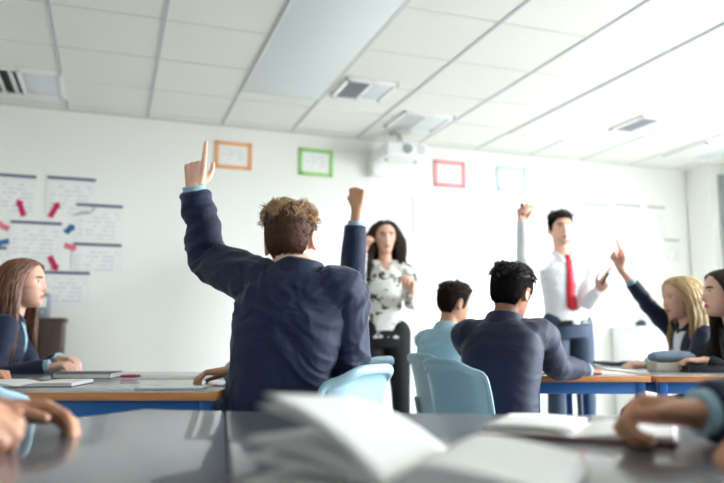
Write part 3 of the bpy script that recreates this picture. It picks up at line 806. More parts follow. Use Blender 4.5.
# ------------------------------------------------------------------ person
def ik(a, c, l1, l2, pole):
    d = c - a; L = min(d.length, (l1 + l2) * .999); u = d.normalized(); x = (l1 * l1 - l2 * l2 + L * L) / (2 * L); h = math.sqrt(max(0, l1 * l1 - x * x))
    pv = V(pole) - u * V(pole).dot(u); pv = pv.normalized() if pv.length > 1e-5 else u.orthogonal().normalized()
    return a + u * x + pv * h
def wrinkle(me, amp, fr=9, fn=None, st=(1, 1, 1), seed=0):
    if not amp: return
    nor = [v.normal.copy() for v in me.vertices]
    for v, nn in zip(me.vertices, nor):
        p = v.co * fr + V((seed, seed * 1.7, 0)); w_ = noise.noise_vector(v.co * 4 + V((seed, 0, 0))); p = p + w_ * 1.5
        p = V((p.x * .75, p.y * .75, p.z * 1.35))
        h = (1 - 2.6 * abs(noise.noise(p))) * .75 + (1 - 2.4 * abs(noise.noise(p * 2.1 + V((5, 5, 5))))) * .35 - .3
        k = fn(v.co) if fn else 1
        v.co += nn * (amp * k * h)
    me.update()

def person(loc, label, s, pelvis, pyaw, neck, syaw, head, arms, legs='sit', top='blazer', topm='navy', trm='trouser', skin='skin', cuff='sky', fem=False, hair=None, hs=None,
           hem=-.2, hemw=1.0, vox=.0055, wr_amp=.0045, chestm=None, spread=.09, kneeyaw=None, wide=1.0, brow='hbrown', beard=None, neckr=None, slw=1.0, collar=None, feet=None, cname='collar'):
    loc = V(loc); root = empty('person', loc, label, 'person')
    pelvis = V(pelvis); neck = V(neck)
    fwp, fws = face(pyaw), face(syaw)
    rp, rsd = V((fwp.y, -fwp.x, 0)), V((fws.y, -fws.x, 0))
    sp = neck - pelvis; TL = sp.length
    mid = pelvis.lerp(neck, .5) - face((pyaw + syaw) / 2) * .02 * s
    def spine(t):
        if t <= 0: return pelvis + (mid - pelvis).normalized() * (t * TL)
        if t >= 1: return neck + (neck - mid).normalized() * ((t - 1) * TL)
        return pelvis * (1 - t) ** 2 + mid * (2 * t * (1 - t)) + neck * t * t + (mid - pelvis.lerp(neck, .5)) * (2 * t * (1 - t)) * .6
    def axes(t):
        up = (spine(t + .05) - spine(t - .05)).normalized(); r = rp.lerp(rsd, max(0, min(1, t))).normalized(); r = (r - up * r.dot(up)).normalized(); return r, up.cross(r), up
    wf = (.88 if fem else 1.0) * s * wide
    base = [(-.24, .165, .118), (-.12, .168, .124), (0, .165, .122), (.2, .158, .116), (.4, .160, .118), (.58, .172, .124), (.72, .180, .124), (.84, .174, .112), (.92, .140, .096), (.98, .094, .078), (1.04, .062, .062)]
    if fem: base = [(-.24, .178, .125), (-.12, .182, .13), (0, .172, .122), (.2, .150, .11), (.4, .150, .112), (.58, .168, .13), (.72, .172, .128), (.84, .162, .11), (.92, .128, .088), (.98, .082, .070), (1.04, .052, .055)]
    def torso(pc, k, t0=-.3, t1=2, n=40, dk=1.0, hw=1.0):
        rs = []
        ts = [b for b in base if t0 <= b[0] <= t1]
        # subdivide
        L = []
        for a, b in zip(ts, ts[1:]):
            for j in range(4):
                u = j / 4; L.append(tuple(a[c] * (1 - u) + b[c] * u for c in range(3)))
        L.append(ts[-1])
        for (t, rx, ry) in L:
            r, f, up = axes(t); c = spine(t); ring = []
            if t < .1: rx = rx * (1 + (hw - 1) * (.1 - t) / .34); ry = ry * (1 + (hw - 1) * (.1 - t) / .34)
            for j in range(n):
                a = 2 * math.pi * j / n; ca, sa = math.cos(a), math.sin(a); e = 2 / 2.4
                ring.append(c + r * (rx * wf * k * math.copysign(abs(ca) ** e, ca)) + f * (ry * wf * k * dk * math.copysign(abs(sa) ** e, sa)))
            rs.append(ring)
        pc.rings(rs)
    # shoulders
    rt, ft, ut = axes(.9)
    S = {}
    for side, sg in (('L', -1), ('R', 1)):
        a = arms[side]
        S[side] = V(a['sh']) if 'sh' in a else spine(.885) + rt * (sg * .172 * wf)
        a['wr'] = V(a['wr'])
        l1, l2 = .285 * s, .25 * s
        if 'el' not in a: a['el'] = ik(S[side], a['wr'], l1, l2, V(a.get('pole', -Z3 * .8 + rt * sg * .5 - ft * .3)))
        else: a['el'] = V(a['el'])
    def ringf(t, k, n=48):
        for b0, b1 in zip(base, base[1:]):
            if b0[0] <= t <= b1[0]:
                u = (t - b0[0]) / (b1[0] - b0[0]); rx = b0[1] * (1 - u) + b1[1] * u; ry = b0[2] * (1 - u) + b1[2] * u
        r, f, up = axes(t); c = spine(t); e = 2 / 2.4; o = []
        for j in range(n):
            a = 2 * math.pi * j / n; ca, sa = math.cos(a), math.sin(a)
            o.append(c + r * (rx * wf * k * math.copysign(abs(ca) ** e, ca)) + f * (ry * wf * k * math.copysign(abs(sa) ** e, sa)))
        return o
    body = Pc(); torso(body, .84)
    nr = neckr or (.047 if fem else .054) * s
    H = Head(V(head[0]), head[1], *(head[2:4] if len(head) > 2 else (0, 0)), sc=(hs or s), fem=fem)
    hb = H.M @ V((0, -.022, -.055)); body.tube([spine(.9), spine(1.0), hb.lerp(spine(1.0), .4), hb], [nr * 1.25, nr * 1.08, nr, nr * 1.02], n=18)
    H.pieces(body)
    tips = {}
    for side, sg in (('L', -1), ('R', 1)):
        a = arms[side]; inn = spine(.84) + rt * (sg * .09 * wf)
        ew = a['el'].lerp(a['wr'], .35)
        body.tube([inn, S[side], S[side].lerp(a['el'], .5), a['el'], ew, a['wr'].lerp(a['el'], .25), a['wr']], [.05 * s, .052 * s, .042 * s, .036 * s, .037 * s, .029 * s, (.027 * s, .022 * s)], n=14)
        tips[side] = hand(body, a['wr'], a.get('f', (a['wr'] - a['el'])), a.get('n', -ft), side == 'L', a.get('pose', 'rest'), a.get('hsz', s))
    # legs
    K = {}; A = {}
    ky = kneeyaw if kneeyaw is not None else pyaw; fk = face(ky); rk = V((fk.y, -fk.x, 0))
    tr = Pc()
    for sg in (-1, 1):
        hip = pelvis + rp * (sg * .088 * s) - Z3 * .03 * s
        if legs == 'sit':
            kn = V((hip.x, hip.y, 0)) + fk * (.40 * s) + rk * (sg * .045 * s); kn.z = max(.44, .475 * s); an = V((kn.x, kn.y, .085)) + fk * (feet if feet else -.03)
        else:
            dz = hip.z; an = V((hip.x, hip.y, .085)) + rp * (sg * .03); kn = hip.lerp(an, .5) + fwp * .03 + rp * sg * .004
        K[sg] = kn; A[sg] = an
        body.tube([hip, hip.lerp(kn, .5), kn, kn.lerp(an, .4), an], [.07 * s, .062 * s, .047 * s, .046 * s, .034 * s], n=12)
        body.tube([an, an - Z3 * .04, an - Z3 * .045 + fk * .12 * s], [.034 * s, .035 * s, .026 * s], n=10)
        fl = .062 if legs == 'stand' else .055
        tr.tube([hip + Z3 * .02, hip.lerp(kn, .3), hip.lerp(kn, .65), kn, kn.lerp(an, .45), an + Z3 * .0], [.098 * s * (1.02 if fem else 1), .092 * s, .078 * s, .067 * s, .062 * s, fl * s], n=18)
    torso(tr, .97 if legs == 'stand' else .9, -.12 if legs == 'sit' else -.24, .2 if legs == 'sit' else .02)
    bm_ = body.fused('body', vox, 2)
    link('body', shift(bm_, -loc), M[skin], root)
    link('trousers', shift(tr.fused('trousers', .008, 3), -loc), M[trm], root)
    for sg in (-1, 1):
        q = Pc(); an = A[sg]
        q.tube([an - fk * .05 * s + Z3 * (.0385 - an.z + .002), an + Z3 * (.045 - an.z), an + fk * .09 * s + Z3 * (.034 - an.z), an + fk * .165 * s + Z3 * (.027 - an.z)], [(.036 * s, .036), (.04 * s, .042), (.043 * s, .032), (.036 * s, .024)], side=rk, n=16)
        link('shoe', shift(q.fused('shoe', .006, 2), -loc), M['shoe'], root)
    # upper garment
    jk = 1.0 if top == 'blazer' else .94
    tp = Pc(); torso(tp, jk, hem, .985, hw=hemw)
    for side, sg in (('L', -1), ('R', 1)):
        a = arms[side]; inn = spine(.82) + rt * (sg * .085 * wf); sl = a.get('slv', .9); end = a['el'].lerp(a['wr'], sl)
        g = slw * (1.0 if top == 'blazer' else .86) * (.9 if fem else 1) * s
        tp.tube([spine(.93) + rt * (sg * .03 * wf), inn.lerp(S[side], .55) + ut * .02 * s, S[side]], [.055 * s, .062 * s, .064 * g], n=18)
        up = S[side].lerp(a['el'], .5)
        tp.tube([inn, S[side], up, a['el'], a['el'].lerp(end, .5), end], [.078 * g, .073 * g, .066 * g, .057 * g, .053 * g, .046 * g], n=20, res=4, rnd=True, rk=.25)
    me = tp.fused(top, vox, 6)
    el = [arms['L']['el'], arms['R']['el']] + [S['L'], S['R']]
    def wk(p):
        d = min((p - e_).length for e_ in el); return .55 + .8 * math.exp(-(d / .11) ** 2)
    wrinkle(me, wr_amp, 9 / s, wk, (1, 1, 1), seed=len(label))
    bvh = BVHTree.FromPolygons([v.co.copy() for v in me.vertices], [tuple(p_.vertices) for p_ in me.polygons])
    tob = link(top, shift(me, -loc), M[topm], root)
    # cuffs
    for side in 'LR':
        a = arms[side]; sl = a.get('slv', .9)
        if cuff:
            q = Pc(); g = s * (.9 if fem else 1); e0 = a['el'].lerp(a['wr'], sl); dd = (a['wr'] - a['el']).normalized(); q.tube([e0 - dd * .02, e0 + dd * .022 * s, e0 + dd * .028 * s], [.038 * g, .039 * g, .0375 * g], n=18, rnd=False)
            link('cuff', shift(q.mesh('cuff'), -loc), M[cuff], root)
    def fpatch(name, t0, t1, wfn, m, off=.004, nu=8, nv=14, xoff=None, par=None, th=.0):
        vs = []; fs = []
        for i in range(nv + 1):
            t = t0 + (t1 - t0) * i / nv; r, f, up = axes(t); c = spine(t)
            hw = wfn(i / nv); xo = xoff(i / nv) if xoff else 0
            for j in range(nu + 1):
                x = xo + hw * (j / nu * 2 - 1)
                o_ = c + r * x + f * .5; h_ = bvh.ray_cast(o_, -f, 1.0)
                pt_ = h_[0] if h_[0] is not None and .02 < (h_[0] - c).dot(f) < .165 * s else c + r * x + f * .07 * s
                vs.append(pt_ + f * (off + th * (1 - (j / nu * 2 - 1) ** 2)))
        for i in range(nv):
            for j in range(nu):
                k = i * (nu + 1) + j; fs.append((k, k + 1, k + nu + 2, k + nu + 1))
        q = Pc(); q.add(vs, fs); me_ = q.mesh(name, True, True); ob = link(name, shift(me_, -loc), M[m] if isinstance(m, str) else m, par or root)
        sd = ob.modifiers.new('s', 'SOLIDIFY'); sd.thickness = .003; sd.offset = 0
        return ob
    if chestm and top == 'blazer':
        fpatch('shirt_front', .45, .97, lambda t: (.006 + .055 * t) * s, chestm)
    # collar: ring round the neck, two turned-down layers
    cm = collar or topm
    if cm != 'none':
        q = Pc(); r, f, up = axes(.97); n = 30; rs = []
        for (hh, k) in ((-.030, 1.50), (-.005, 1.34), (.018, 1.20), (.030, 1.17), (.034, 1.22), (.026, 1.33), (.0, 1.48), (-.02, 1.62), (-.028, 1.63)):
            ring = []
            for j in range(n):
                a = 2 * math.pi * j / n; ca, sa = math.cos(a), math.sin(a)
                dip = -.035 * max(0, sa) ** 2 * s
                ring.append(spine(.985) + up * (hh * s + dip + .006) + r * (nr * 1.12 * k * ca) + f * (nr * 1.06 * k * sa + .004))
            rs.append(ring)
        q.rings(rs, cap=False)
        q.f += [((len(rs) - 1) * n + j, (len(rs) - 1) * n + (j + 1) % n, (j + 1) % n, j) for j in range(n)]
        link(cname, shift(q.mesh('collar'), -loc), M[cm], root)
    H.face_parts(root, loc, M[brow], beard=beard)
    ctx = dict(ring=ringf, root=root, H=H, loc=loc, axes=axes, spine=spine, S=S, tips=tips, fpatch=fpatch, s=s, K=K, wf=wf, nr=nr, rt=rt, ft=ft)
    # blockers for hair: chest and two shoulders
    def A3(t):
        r, f, up = axes(t); return Matrix((r, f, up))
    ctx['block'] = [(spine(.62), A3(.62), (.165 * wf, .128 * wf, .22 * s)), (spine(.86), A3(.86), (.19 * wf, .085 * wf, .07 * s)), (spine(1.0), A3(.95), (nr * 1.5, nr * 1.5, .09 * s))]
    if hair: hair(ctx)
    return ctx

# ------------------------------------------------------------------ people
def hs_short(m, **k): return lambda c: short_hair(c['H'], c['root'], c['loc'], M[m], **k)
def hs_long(m, **k): return lambda c: long_hair(c['H'], c['root'], c['loc'], M[m], c['block'], **k)
DX = V((1, 0, 0)); DY = V((0, 1, 0))
# the ginger boy in the middle
pv = V((-.30, 2.30, .545)); nk = at(299, 270, 2.29)
hero = person((-.255, 2.30, 0), 'person with short ginger hair seen from behind, navy blazer, pointing one finger up', 1.0, pv, R(-12), nk, R(4),
    (at(291.5, 243, 2.315), R(14), R(-4), R(-5)),
    {'L': dict(sh=at(256, 282, 2.31), el=at(209, 259, 2.44), wr=at(194, 188, 2.37), f=V((.02, .05, 1)), n=V((-.1, 1, 0)), pose='pointthumb', slv=.92, hsz=.92),
     'R': dict(sh=at(342, 290, 2.28), el=at(348, 368, 2.34), wr=V((-.12, 2.58, .80)), f=V((-.7, .6, -.1)), n=-Z3, pose='rest')},
    cuff='sky', vox=.0042, wr_amp=.0125, slw=1.14, hemw=1.18, wide=1.0, kneeyaw=R(-4), collar='navy', cname='blazer_collar', brow='hgside',
    hair=hs_short('hginger', top=.016, side=.007, n=8500, length=.038, curl=.85, seed=4, m2='hgside', w=.0010, sweep=(0, .3, .5)))
# student hidden behind him: only a raised fist and a hand on the desk show
person((-.20, 3.06, 0), 'person hidden behind the ginger boy, navy sleeve raised in a fist, other hand on desk', .9, (-.2, 3.06, .53), R(-75), at(302, 318, 3.0), R(-65),
    (at(296, 287, 3.0), R(-50), R(0), 0),
    {'R': dict(sh=at(333, 303, 3.10), el=at(351, 290, 3.16), wr=at(357, 207, 3.12), f=Z3, n=V((.2, 1, 0)), pose='fist', slv=.76, hsz=.88),
     'L': dict(wr=V((-.475, 2.56, .765)), f=V((-1, .05, -.12)), n=V((-.15, .0, -1)), pose='rest', pole=V((0, -.5, -1)))},
    slw=1.18, skin='skint', hair=hs_short('hbrown', n=900, seed=9, top=.012, side=.006), kneeyaw=R(-80))
# auburn haired girl on the left
gh = at(25, 284, 3.45)
person((-1.79, 3.42, 0), 'person with long auburn hair in profile, navy blazer, arm along the desk at left', .93, (-1.79, 3.42, .53), R(80), (gh.x - .045, gh.y - .01, gh.z - .155), R(70),
    (gh, R(88), R(2), 0),
    {'R': dict(wr=at(47, 367, 3.2) , f=V((1, .1, .12)), n=V((.2, .2, -1)), pose='curl', slv=.95, pole=V((-.2, -.6, -1))),
     'L': dict(wr=V((-1.45, 3.42, .775)), f=V((.9, -.4, 0)), n=-Z3, pose='rest', pole=V((-.4, .5, -1)))},
    fem=True, hair=hs_long('hauburn', length=.40, n=1500, seed=5, front=.5), brow='hauburn', chestm='sky', hs=.98)
# student beyond the left edge, one hand on the desk
person((-1.86, 2.42, 0), 'person at the left edge whose hand rests on papers on the desk', .92, (-1.86, 2.42, .53), R(85), (-1.82, 2.44, 1.03), R(85), (V((-1.79, 2.44, 1.19)), R(80), 0, 0),
    {'R': dict(wr=V((-1.60, 2.28, .765)), f=V((1, .1, -.1)), n=-Z3, pose='rest', pole=V((-.3, -.5, -1))), 'L': dict(wr=at(-16, 372, 2.62) , f=V((1, -.1, -.1)), n=-Z3, pose='curl', pole=V((-.2, .5, -1)))},
    skin='skint', hair=hs_short('hbrown', n=500, seed=12))
# woman teacher
wl = at(385, 330, 4.86)
wh = at(385, 238, 4.86)
person((wl.x, 4.88, 0), 'standing person with long black hair in a floral blouse and black trousers', .96, (wl.x, 4.88, .915), R(178), at(385, 262, 4.88), R(178),
    (wh, R(172), R(-2), R(2)),
    {'R': dict(el=at(358, 292, 4.80), wr=at(362.5, 254, 4.78), f=V((.05, -.1, 1)), n=V((.9, -.3, 0)), pose='curl', slv=.93),
     'L': dict(el=at(411, 304, 4.84), wr=at(411, 293, 4.66), f=V((-.05, -.25, 1)), n=V((-.8, -.6, 0)), pose='curl', slv=.93)},
    legs='stand', top='blouse', topm='floral', trm='trouserb', cuff='floral', fem=True, hem=-.16, hemw=1.08, skin='skin', brow='hblack', collar='none', wide=.98, hs=.97,
    hair=lambda c: (hs_long('hbrown', length=.40, n=1700, seed=6, front=.4, wave=.022)(c), c['fpatch']('blouse_neckline', .84, 1.0, lambda t: (.004 + .05 * t) * c['s'], 'skin', .003),
                    [c['fpatch']('blouse_collar', .83, 1.0, lambda t: .022 * c['s'], 'floral', .007, xoff=lambda t, g=g: g * (.01 + .06 * t) * c['s']) for g in (-1, 1)]))
# man teacher
ml = at(568, 330, 4.9); mh = at(560.5, 229, 4.88)
def man_extra(c):
    short_hair(c['H'], c['root'], c['loc'], M['hblack'], top=.014, side=.007, n=2600, length=.03, curl=.2, seed=8, sweep=(.2, .2, .5))
    s = c['s']
    t = c['fpatch']('tie', .16, .93, lambda t: (.046 - .026 * t if t > .06 else .01 + .6 * t) * s, 'tie', .009, th=.006, nu=6, nv=24)
    q = Pc(); r, f, up = c['axes'](.95); k = c['spine'](.95) + f * (.088 * c['wf'])
    q.tube([k - up * .022, k + up * .02], [(.016, .012), (.026, .014)], side=r, n=14); link('tie_knot', shift(q.mesh('tie_knot'), -c['loc']), M['tie'], t)
    for g in (-1, 1): c['fpatch']('collar_point', .9, .985, lambda t: .02 * s * (.3 + t), 'shirt', .012, xoff=lambda t, g=g: g * (.045 - .012 * t) * s)
    q = Pc(); q.rings([c['ring'](-.06, .96), c['ring'](-.055, 1.0), c['ring'](.01, 1.0), c['ring'](.015, .96)], cap=False); b_ = link('belt', shift(q.mesh('belt'), -c['loc']), M['shoe'], c['root'])
    r, f, up = c['axes'](-.01); q = Pc(); q.box(c['spine'](-.01) + f * (.124 * c['wf']), (.05, .012, .034), Matrix((r, f, up)).transposed(), .003); link('buckle', shift(q.mesh('buckle'), -c['loc']), M['aluminium'], b_)
man = person((ml.x, 4.92, 0), 'standing person in white shirt and red tie, one arm raised', 1.0, (ml.x, 4.92, .975), R(168), at(562.5, 255, 4.9), R(170),
    (mh, R(176), R(-2), R(2)),
    {'R': dict(el=at(524, 262, 4.72), wr=at(522.5, 222, 4.66), f=V((-.03, -.1, 1)), n=V((.4, -.9, 0)), pose='grip', slv=.94),
     'L': dict(sh=at(590, 270, 4.92), el=at(588, 303, 4.80), wr=at(599, 290, 4.58), f=V((.35, -.5, .55)), n=V((-.6, -.5, -.3)), pose='pointthumb', slv=.94)},
    legs='stand', top='shirt', topm='shirt', trm='trousern', cuff='shirt', hem=-.0, skin='skin', brow='hblack', beard='stubble', collar='shirt', hair=man_extra, wide=.98, hs=1.0)
# boy in a pale blue shirt
b5 = at(454, 304, 3.7)
person((.40, 3.66, 0), 'person with short brown hair seen from behind, pale blue shirt without blazer', .86, (.41, 3.62, .50), R(50), at(447, 329, 3.68), R(52),
    (b5, R(62), R(-4), R(2)),
    {'R': dict(wr=V((.78, 3.7, .77)), f=V((1, .2, 0)), n=-Z3, pose='rest', pole=V((-.2, -.5, -1))), 'L': dict(wr=V((.76, 3.95, .77)), f=V((1, -.2, 0)), n=-Z3, pose='rest')},
    top='shirt', topm='sky', cuff='sky', collar='sky', wide=1.1, hair=hs_short('hbrown', n=4000, seed=14, top=.014, side=.008, length=.028), skin='skint', brow='hbrown', hs=.9)
# boy in a blazer, black hair
b6 = at(511.5, 294, 2.86)
person((.54, 2.78, 0), 'person with thick black hair seen from behind, navy blazer, leaning on the desk corner', .93, (.53, 2.76, .515), R(28), at(504, 322, 2.84), R(34),
    (b6, R(40), R(-6), R(3)),
    {'R': dict(sh=at(540, 335, 2.82), el=at(556, 366, 2.93), wr=at(583, 371, 3.06), f=V((.8, .5, -.1)), n=-Z3, pose='curl', slv=1.0), 'L': dict(wr=V((.74, 3.2, .765)), f=V((.8, .5, 0)), n=-Z3, pose='rest', pole=V((-.6, .2, -1)))},
    topm='navyb', wide=.97, hair=hs_short('hblack', n=5200, seed=15, top=.02, side=.012, length=.03, curl=.5, sweep=(.5, .5, .1)), skin='skind', brow='hblack', hs=.92)
# blonde girl
bh = at(680, 298, 3.92)
person((1.86, 3.95, 0), 'person with long blonde hair in profile, navy blazer, pointing upward', .90, (1.88, 3.95, .515), R(-85), (bh.x + .04, bh.y + .01, bh.z - .155), R(-95),
    (bh, R(-98), R(-6), 0),
    {'R': dict(el=at(651, 309, 4.06), wr=at(620.5, 267, 3.98), f=V((-.25, 0, 1)), n=V((-.7, -.7, 0)), pose='pointthumb', slv=.62, hsz=.86),
     'L': dict(wr=at(648, 364, 3.72), f=V((-1, .1, -.05)), n=V((0, .2, -1)), pose='rest', slv=.96, pole=V((.4, -.5, -1)))},
    fem=True, hair=hs_long('hblonde', length=.34, n=1500, seed=17, front=.5), brow='hblonde', chestm='shirt', topm='navyb', hs=.94)
# dark haired girl at the right edge
dh = at(723, 294, 3.5)
person((1.93, 3.46, 0), 'person with long dark hair in profile at the right edge, dark jacket', .93, (1.95, 3.46, .52), R(-85), (dh.x + .05, dh.y, dh.z - .155), R(-92),
    (dh, R(-88), R(3), 0),
    {'R': dict(wr=V((1.58, 3.62, .77)), f=V((-1, -.2, 0)), n=-Z3, pose='rest'), 'L': dict(wr=V((1.60, 3.34, .77)), f=V((-1, .2, 0)), n=-Z3, pose='rest', pole=V((.4, -.5, -1)))},
    fem=True, topm='black', hair=hs_long('hbrown', length=.42, n=1200, seed=18, front=.5), brow='hblack', cuff=None, hs=.96)
# two students at the near table, only hands and sleeves in the picture
person((-1.22, 1.06, 0), 'person at the near table whose two bare hands lie on it at the left edge', .95, (-1.22, 1.05, .53), R(80), (-1.17, 1.07, 1.05), R(85), (V((-1.12, 1.07, 1.22)), R(70), R(-8), 0),
    {'L': dict(el=V((-.98, 1.30, .80)), wr=V((-.635, 1.275, .758)), f=V((1, -.02, -.06)), n=V((-.05, -.45, -.9)), pose='rest', slv=.30, hsz=.98),
     'R': dict(el=V((-.97, .86, .80)), wr=V((-.625, 1.03, .77)), f=V((1, .1, -.05)), n=V((0, .55, -.85)), pose='curl', slv=.35)},
    top='shirt', topm='sky', collar='sky', cuff='sky', hair=hs_short('hbrown', n=500, seed=21), skin='skint')
person((1.20, 1.08, 0), 'person at the near table reaching a navy sleeve onto the open notebook', .96, (1.20, 1.08, .53), R(-80), (1.14, 1.08, 1.05), R(-85), (V((1.08, 1.08, 1.22)), R(-70), R(-10), 0),
    {'R': dict(el=V((.90, 1.18, .79)), wr=V((.512, 1.11, .770)), f=V((-1, .03, .06)), n=V((.0, -.45, -.9)), pose='loose', slv=.92, hsz=1.0),
     'L': dict(el=V((.88, .93, .80)), wr=V((.585, .92, .765)), f=V((-1, .1, -.1)), n=-Z3, pose='curl', slv=.9)},
    topm='navyb', slw=1.15, hair=hs_short('hbrown', n=500, seed=22), skin='skint')
# ------------------------------------------------------------------ chairs
ch = make_chair('pale blue chair whose backrest shows behind the ginger boy')
def put(x, y, a, label): return copy_tree(ch, (x, y, 0), -a, label)
ch.location = (-.195, 2.27, 0); ch.rotation_euler = (0, 0, R(58))
put(-.16, 3.03, R(-62), 'pale blue chair seen edge-on between the ginger boy and the woman')
put(.53, 2.80, R(60), 'pale blue chair under the black haired boy in a blazer')
put(.52, 3.55, R(62), 'pale blue chair under the boy in the pale blue shirt')
put(-.893, 1.78, R(2), 'pale blue chair at the left edge in front of the desk')
put(-1.84, 3.42, R(82), 'pale blue chair under the auburn haired girl')
put(1.93, 3.95, R(-86), 'pale blue chair under the blonde girl')
put(2.00, 3.46, R(-86), 'pale blue chair under the dark haired girl at the right edge')
put(-1.91, 2.42, R(85), 'pale blue chair outside the left picture edge by the papers')
put(-1.27, 1.05, R(80), 'pale blue chair under the student with two bare hands at the near table')
put(1.25, 1.08, R(-80), 'pale blue chair under the student reaching onto the open notebook')

# ------------------------------------------------------------------ books and small things
def sheet(fn, nu, nv, th=None):
    q = Pc(); vs = [fn(i / nu, j / nv) for j in range(nv + 1) for i in range(nu + 1)]; fs = []
    for j in range(nv):
        for i in range(nu): k = j * (nu + 1) + i; fs.append((k, k + 1, k + nu + 2, k + nu + 1))
    q.add(vs, fs); return q
def link_sheet(name, q, m, par, th=.0008):
    o = link(name, q.mesh(name, True, False), m, par); s_ = o.modifiers.new('s', 'SOLIDIFY'); s_.thickness = th; s_.offset = 0; return o
# fanned open exercise book close to the camera. local x across the spread, y along the spine, spine at x=0
bk = empty('open_book', (.068, .845, .7205), 'thick open book with lifted fanned pages, nearest the camera', 'book', None, R(-23))
q = Pc(); q.box((-.087, 0, .003), (.175, .246, .004), bev=.0015); q.box((.087, 0, .003), (.175, .246, .004), bev=.0015); part('cover', q, M['maroon'], bk)
def blk(x0, sg, wd, h, m, name, shear=0):
    q = Pc(); rs = []
    for y in (-.119, .119):
        prof = []
        for i in range(13):
            t = i / 12; prof.append((sg * (t * wd), h * (.35 + .65 * math.sin(min(1, t * 3.2) * math.pi / 2)) * (1 - .55 * t * t)))
        ring = [V((x, y, .0055 + z)) for x, z in prof] + [V((sg * (wd + .004), y, .0055)), V((0, y, .0055))]
        rs.append(ring)
    q.rings(rs); return part(name, q, m, bk, True, 35)
blk(0, 1, .169, .040, M['page'], 'right_page_block'); blk(0, -1, .167, .008, M['page'], 'left_page_block')
def page(name, ang0, curl, L=.17, W=.238, seed=0, tw=0):
    def fn(u, v):
        # u from spine to free edge
        n = 14; x = 0; z = .016; a = ang0 + tw * (v - .5)
        for k in range(int(u * n + .5)):
            x -= math.cos(a) * L / n; z += math.sin(a) * L / n; a += curl / n
        return V((x, (v - .5) * W, z))
    link_sheet(name, sheet(fn, 14, 8), M['page'], bk)
page('lifted_page', R(44), R(-34), tw=R(-8)); page('lifted_page', R(40), R(-34), tw=R(-6)); page('lifted_page', R(23), R(-24), tw=R(-5)); page('lifted_page', R(17), R(-16), tw=R(-6)); page('lifted_page', R(11), R(-10))
# open notebook under the right hand
nb = empty('open_notebook', (.385, 1.27, .7205), 'open white notebook with dark red cover under the reaching hand', 'notebook', None, R(-24))
q = Pc(); q.box((-.078, 0, .0025), (.158, .222, .004), bev=.0015); q.box((.078, 0, .0025), (.158, .222, .004), bev=.0015); part('cover', q, M['maroon'], nb)
for sg in (-1, 1):
    q = Pc(); rs = []
    for y in (-.107, .107):
        rs.append([V((sg * t / 10 * .15, y, .005 + .008 * math.sin(min(1, t / 4) * math.pi / 2))) for t in range(11)] + [V((sg * .153, y, .005)), V((0, y, .005))])
    q.rings(rs); part('page_block', q, M['page'], nb, True, 35)
def fn(u, v):
    x = -.15 * u; return V((x, (v - .5) * .21, .012 + .006 * math.sin(u * 2.4) * (1 - .3 * u)))
link_sheet('lifted_page', sheet(fn, 12, 4), M['page'], nb)
# left desk: books and papers
def book(px, py, w, d, h, m, label, rz=0, pagesm='page', z=.7205, name='exercise_book', cat='book', zz=None):
    c = onz(px, py, z); e_ = empty(name, (c.x, c.y, z), label, cat, None, rz)
    q = Pc(); q.box((0, 0, .001), (w, d, .002), bev=.0008); q.box((0, 0, h - .001), (w, d, .002), bev=.0008); q.box((-w / 2 + .001, 0, h / 2), (.002, d, h), bev=.0008); part('cover', q, m, e_)
    q = Pc(); q.box((.001, 0, h / 2), (w - .008, d - .008, h - .0042), bev=.001); part('pages', q, M[pagesm], e_); return e_
book(88, 377.5, .23, .17, .022, M['cover'], 'slate blue covered book lying on the desk below the girl', R(4))
eb = onz(22, 386, .7205)
ob_ = empty('open_exercise_book', (eb.x, eb.y + .06, .7205), 'open white exercise book at the left edge of the desk', 'book', None, R(3))
q = Pc(); q.box((0, 0, .001), (.36, .23, .002), bev=.0008); part('cover', q, M['cover'], ob_)
for sg in (-1, 1):
    q = Pc(); rs = []
    for y in (-.11, .11): rs.append([V((sg * t / 10 * .176, y, .002 + .011 * math.sin(min(1, t / 4) * math.pi / 2))) for t in range(11)] + [V((sg * .177, y, .002)), V((0, y, .002))])
    q.rings(rs); part('page_block', q, M['page'], ob_, True, 35)
book(172, 389, .21, .10, .006, M['white'], 'thin white booklet near the wood edge of the left desk', R(2))
c = onz(112, 377, .7205)
q = Pc(); q.tube([(-.0, 0, .006), (.035, 0, .006), (.075, 0, .007)], [.006, .008, .004], n=10)
o = link('eraser_pen', q.mesh('eraser_pen'), M['pinkp']); o.location = (c.x + .05, c.y - .03, .7205); tag(o, 'small pink pen at the right end of the slate blue book', 'pen')
# right desks
c = onz(624, 364.5, .7205)
e_ = empty('ring_binder', (c.x, c.y, .7205), 'open dark book on the desk beside the blonde girl\'s sleeve', 'book', None, R(10))
q = Pc(); q.box((0, 0, .002), (.30, .22, .004), bev=.001); part('cover', q, M['blackc'], e_)
for sg in (-1, 1):
    q = Pc(); rs = []
    for y in (-.1, .1): rs.append([V((sg * t / 10 * .142, y, .004 + .014 * math.sin(min(1, t / 4) * math.pi / 2))) for t in range(11)] + [V((sg * .143, y, .004)), V((0, y, .004))])
    q.rings(rs); part('page_block', q, M['cover'], e_, True, 35)
c = onz(668, 371, .7205)
e_ = empty('storage_tray', (c.x, c.y, .7205), 'beige card box under the grey-blue pencil case', 'box', None, R(2))
q = Pc(); q.box((0, 0, .017), (.155, .1, .034), bev=.003); part('body', q, M['beige'], e_); q = Pc(); q.box((0, 0, .035), (.16, .105, .008), bev=.003); part('lid', q, M['beige'], e_)
e_ = empty('pencil_case', (c.x + .02, c.y, .76), 'rounded grey-blue pencil case on a beige box', 'pencil case', None, R(2))
q = Pc(); q.tube([(-.09, 0, .026), (-.04, 0, .028), (.04, 0, .028), (.09, 0, .025)], [(.042, .02), (.046, .027), (.046, .027), (.04, .02)], side=DY, n=20); part('pouch', q, M['case'], e_)
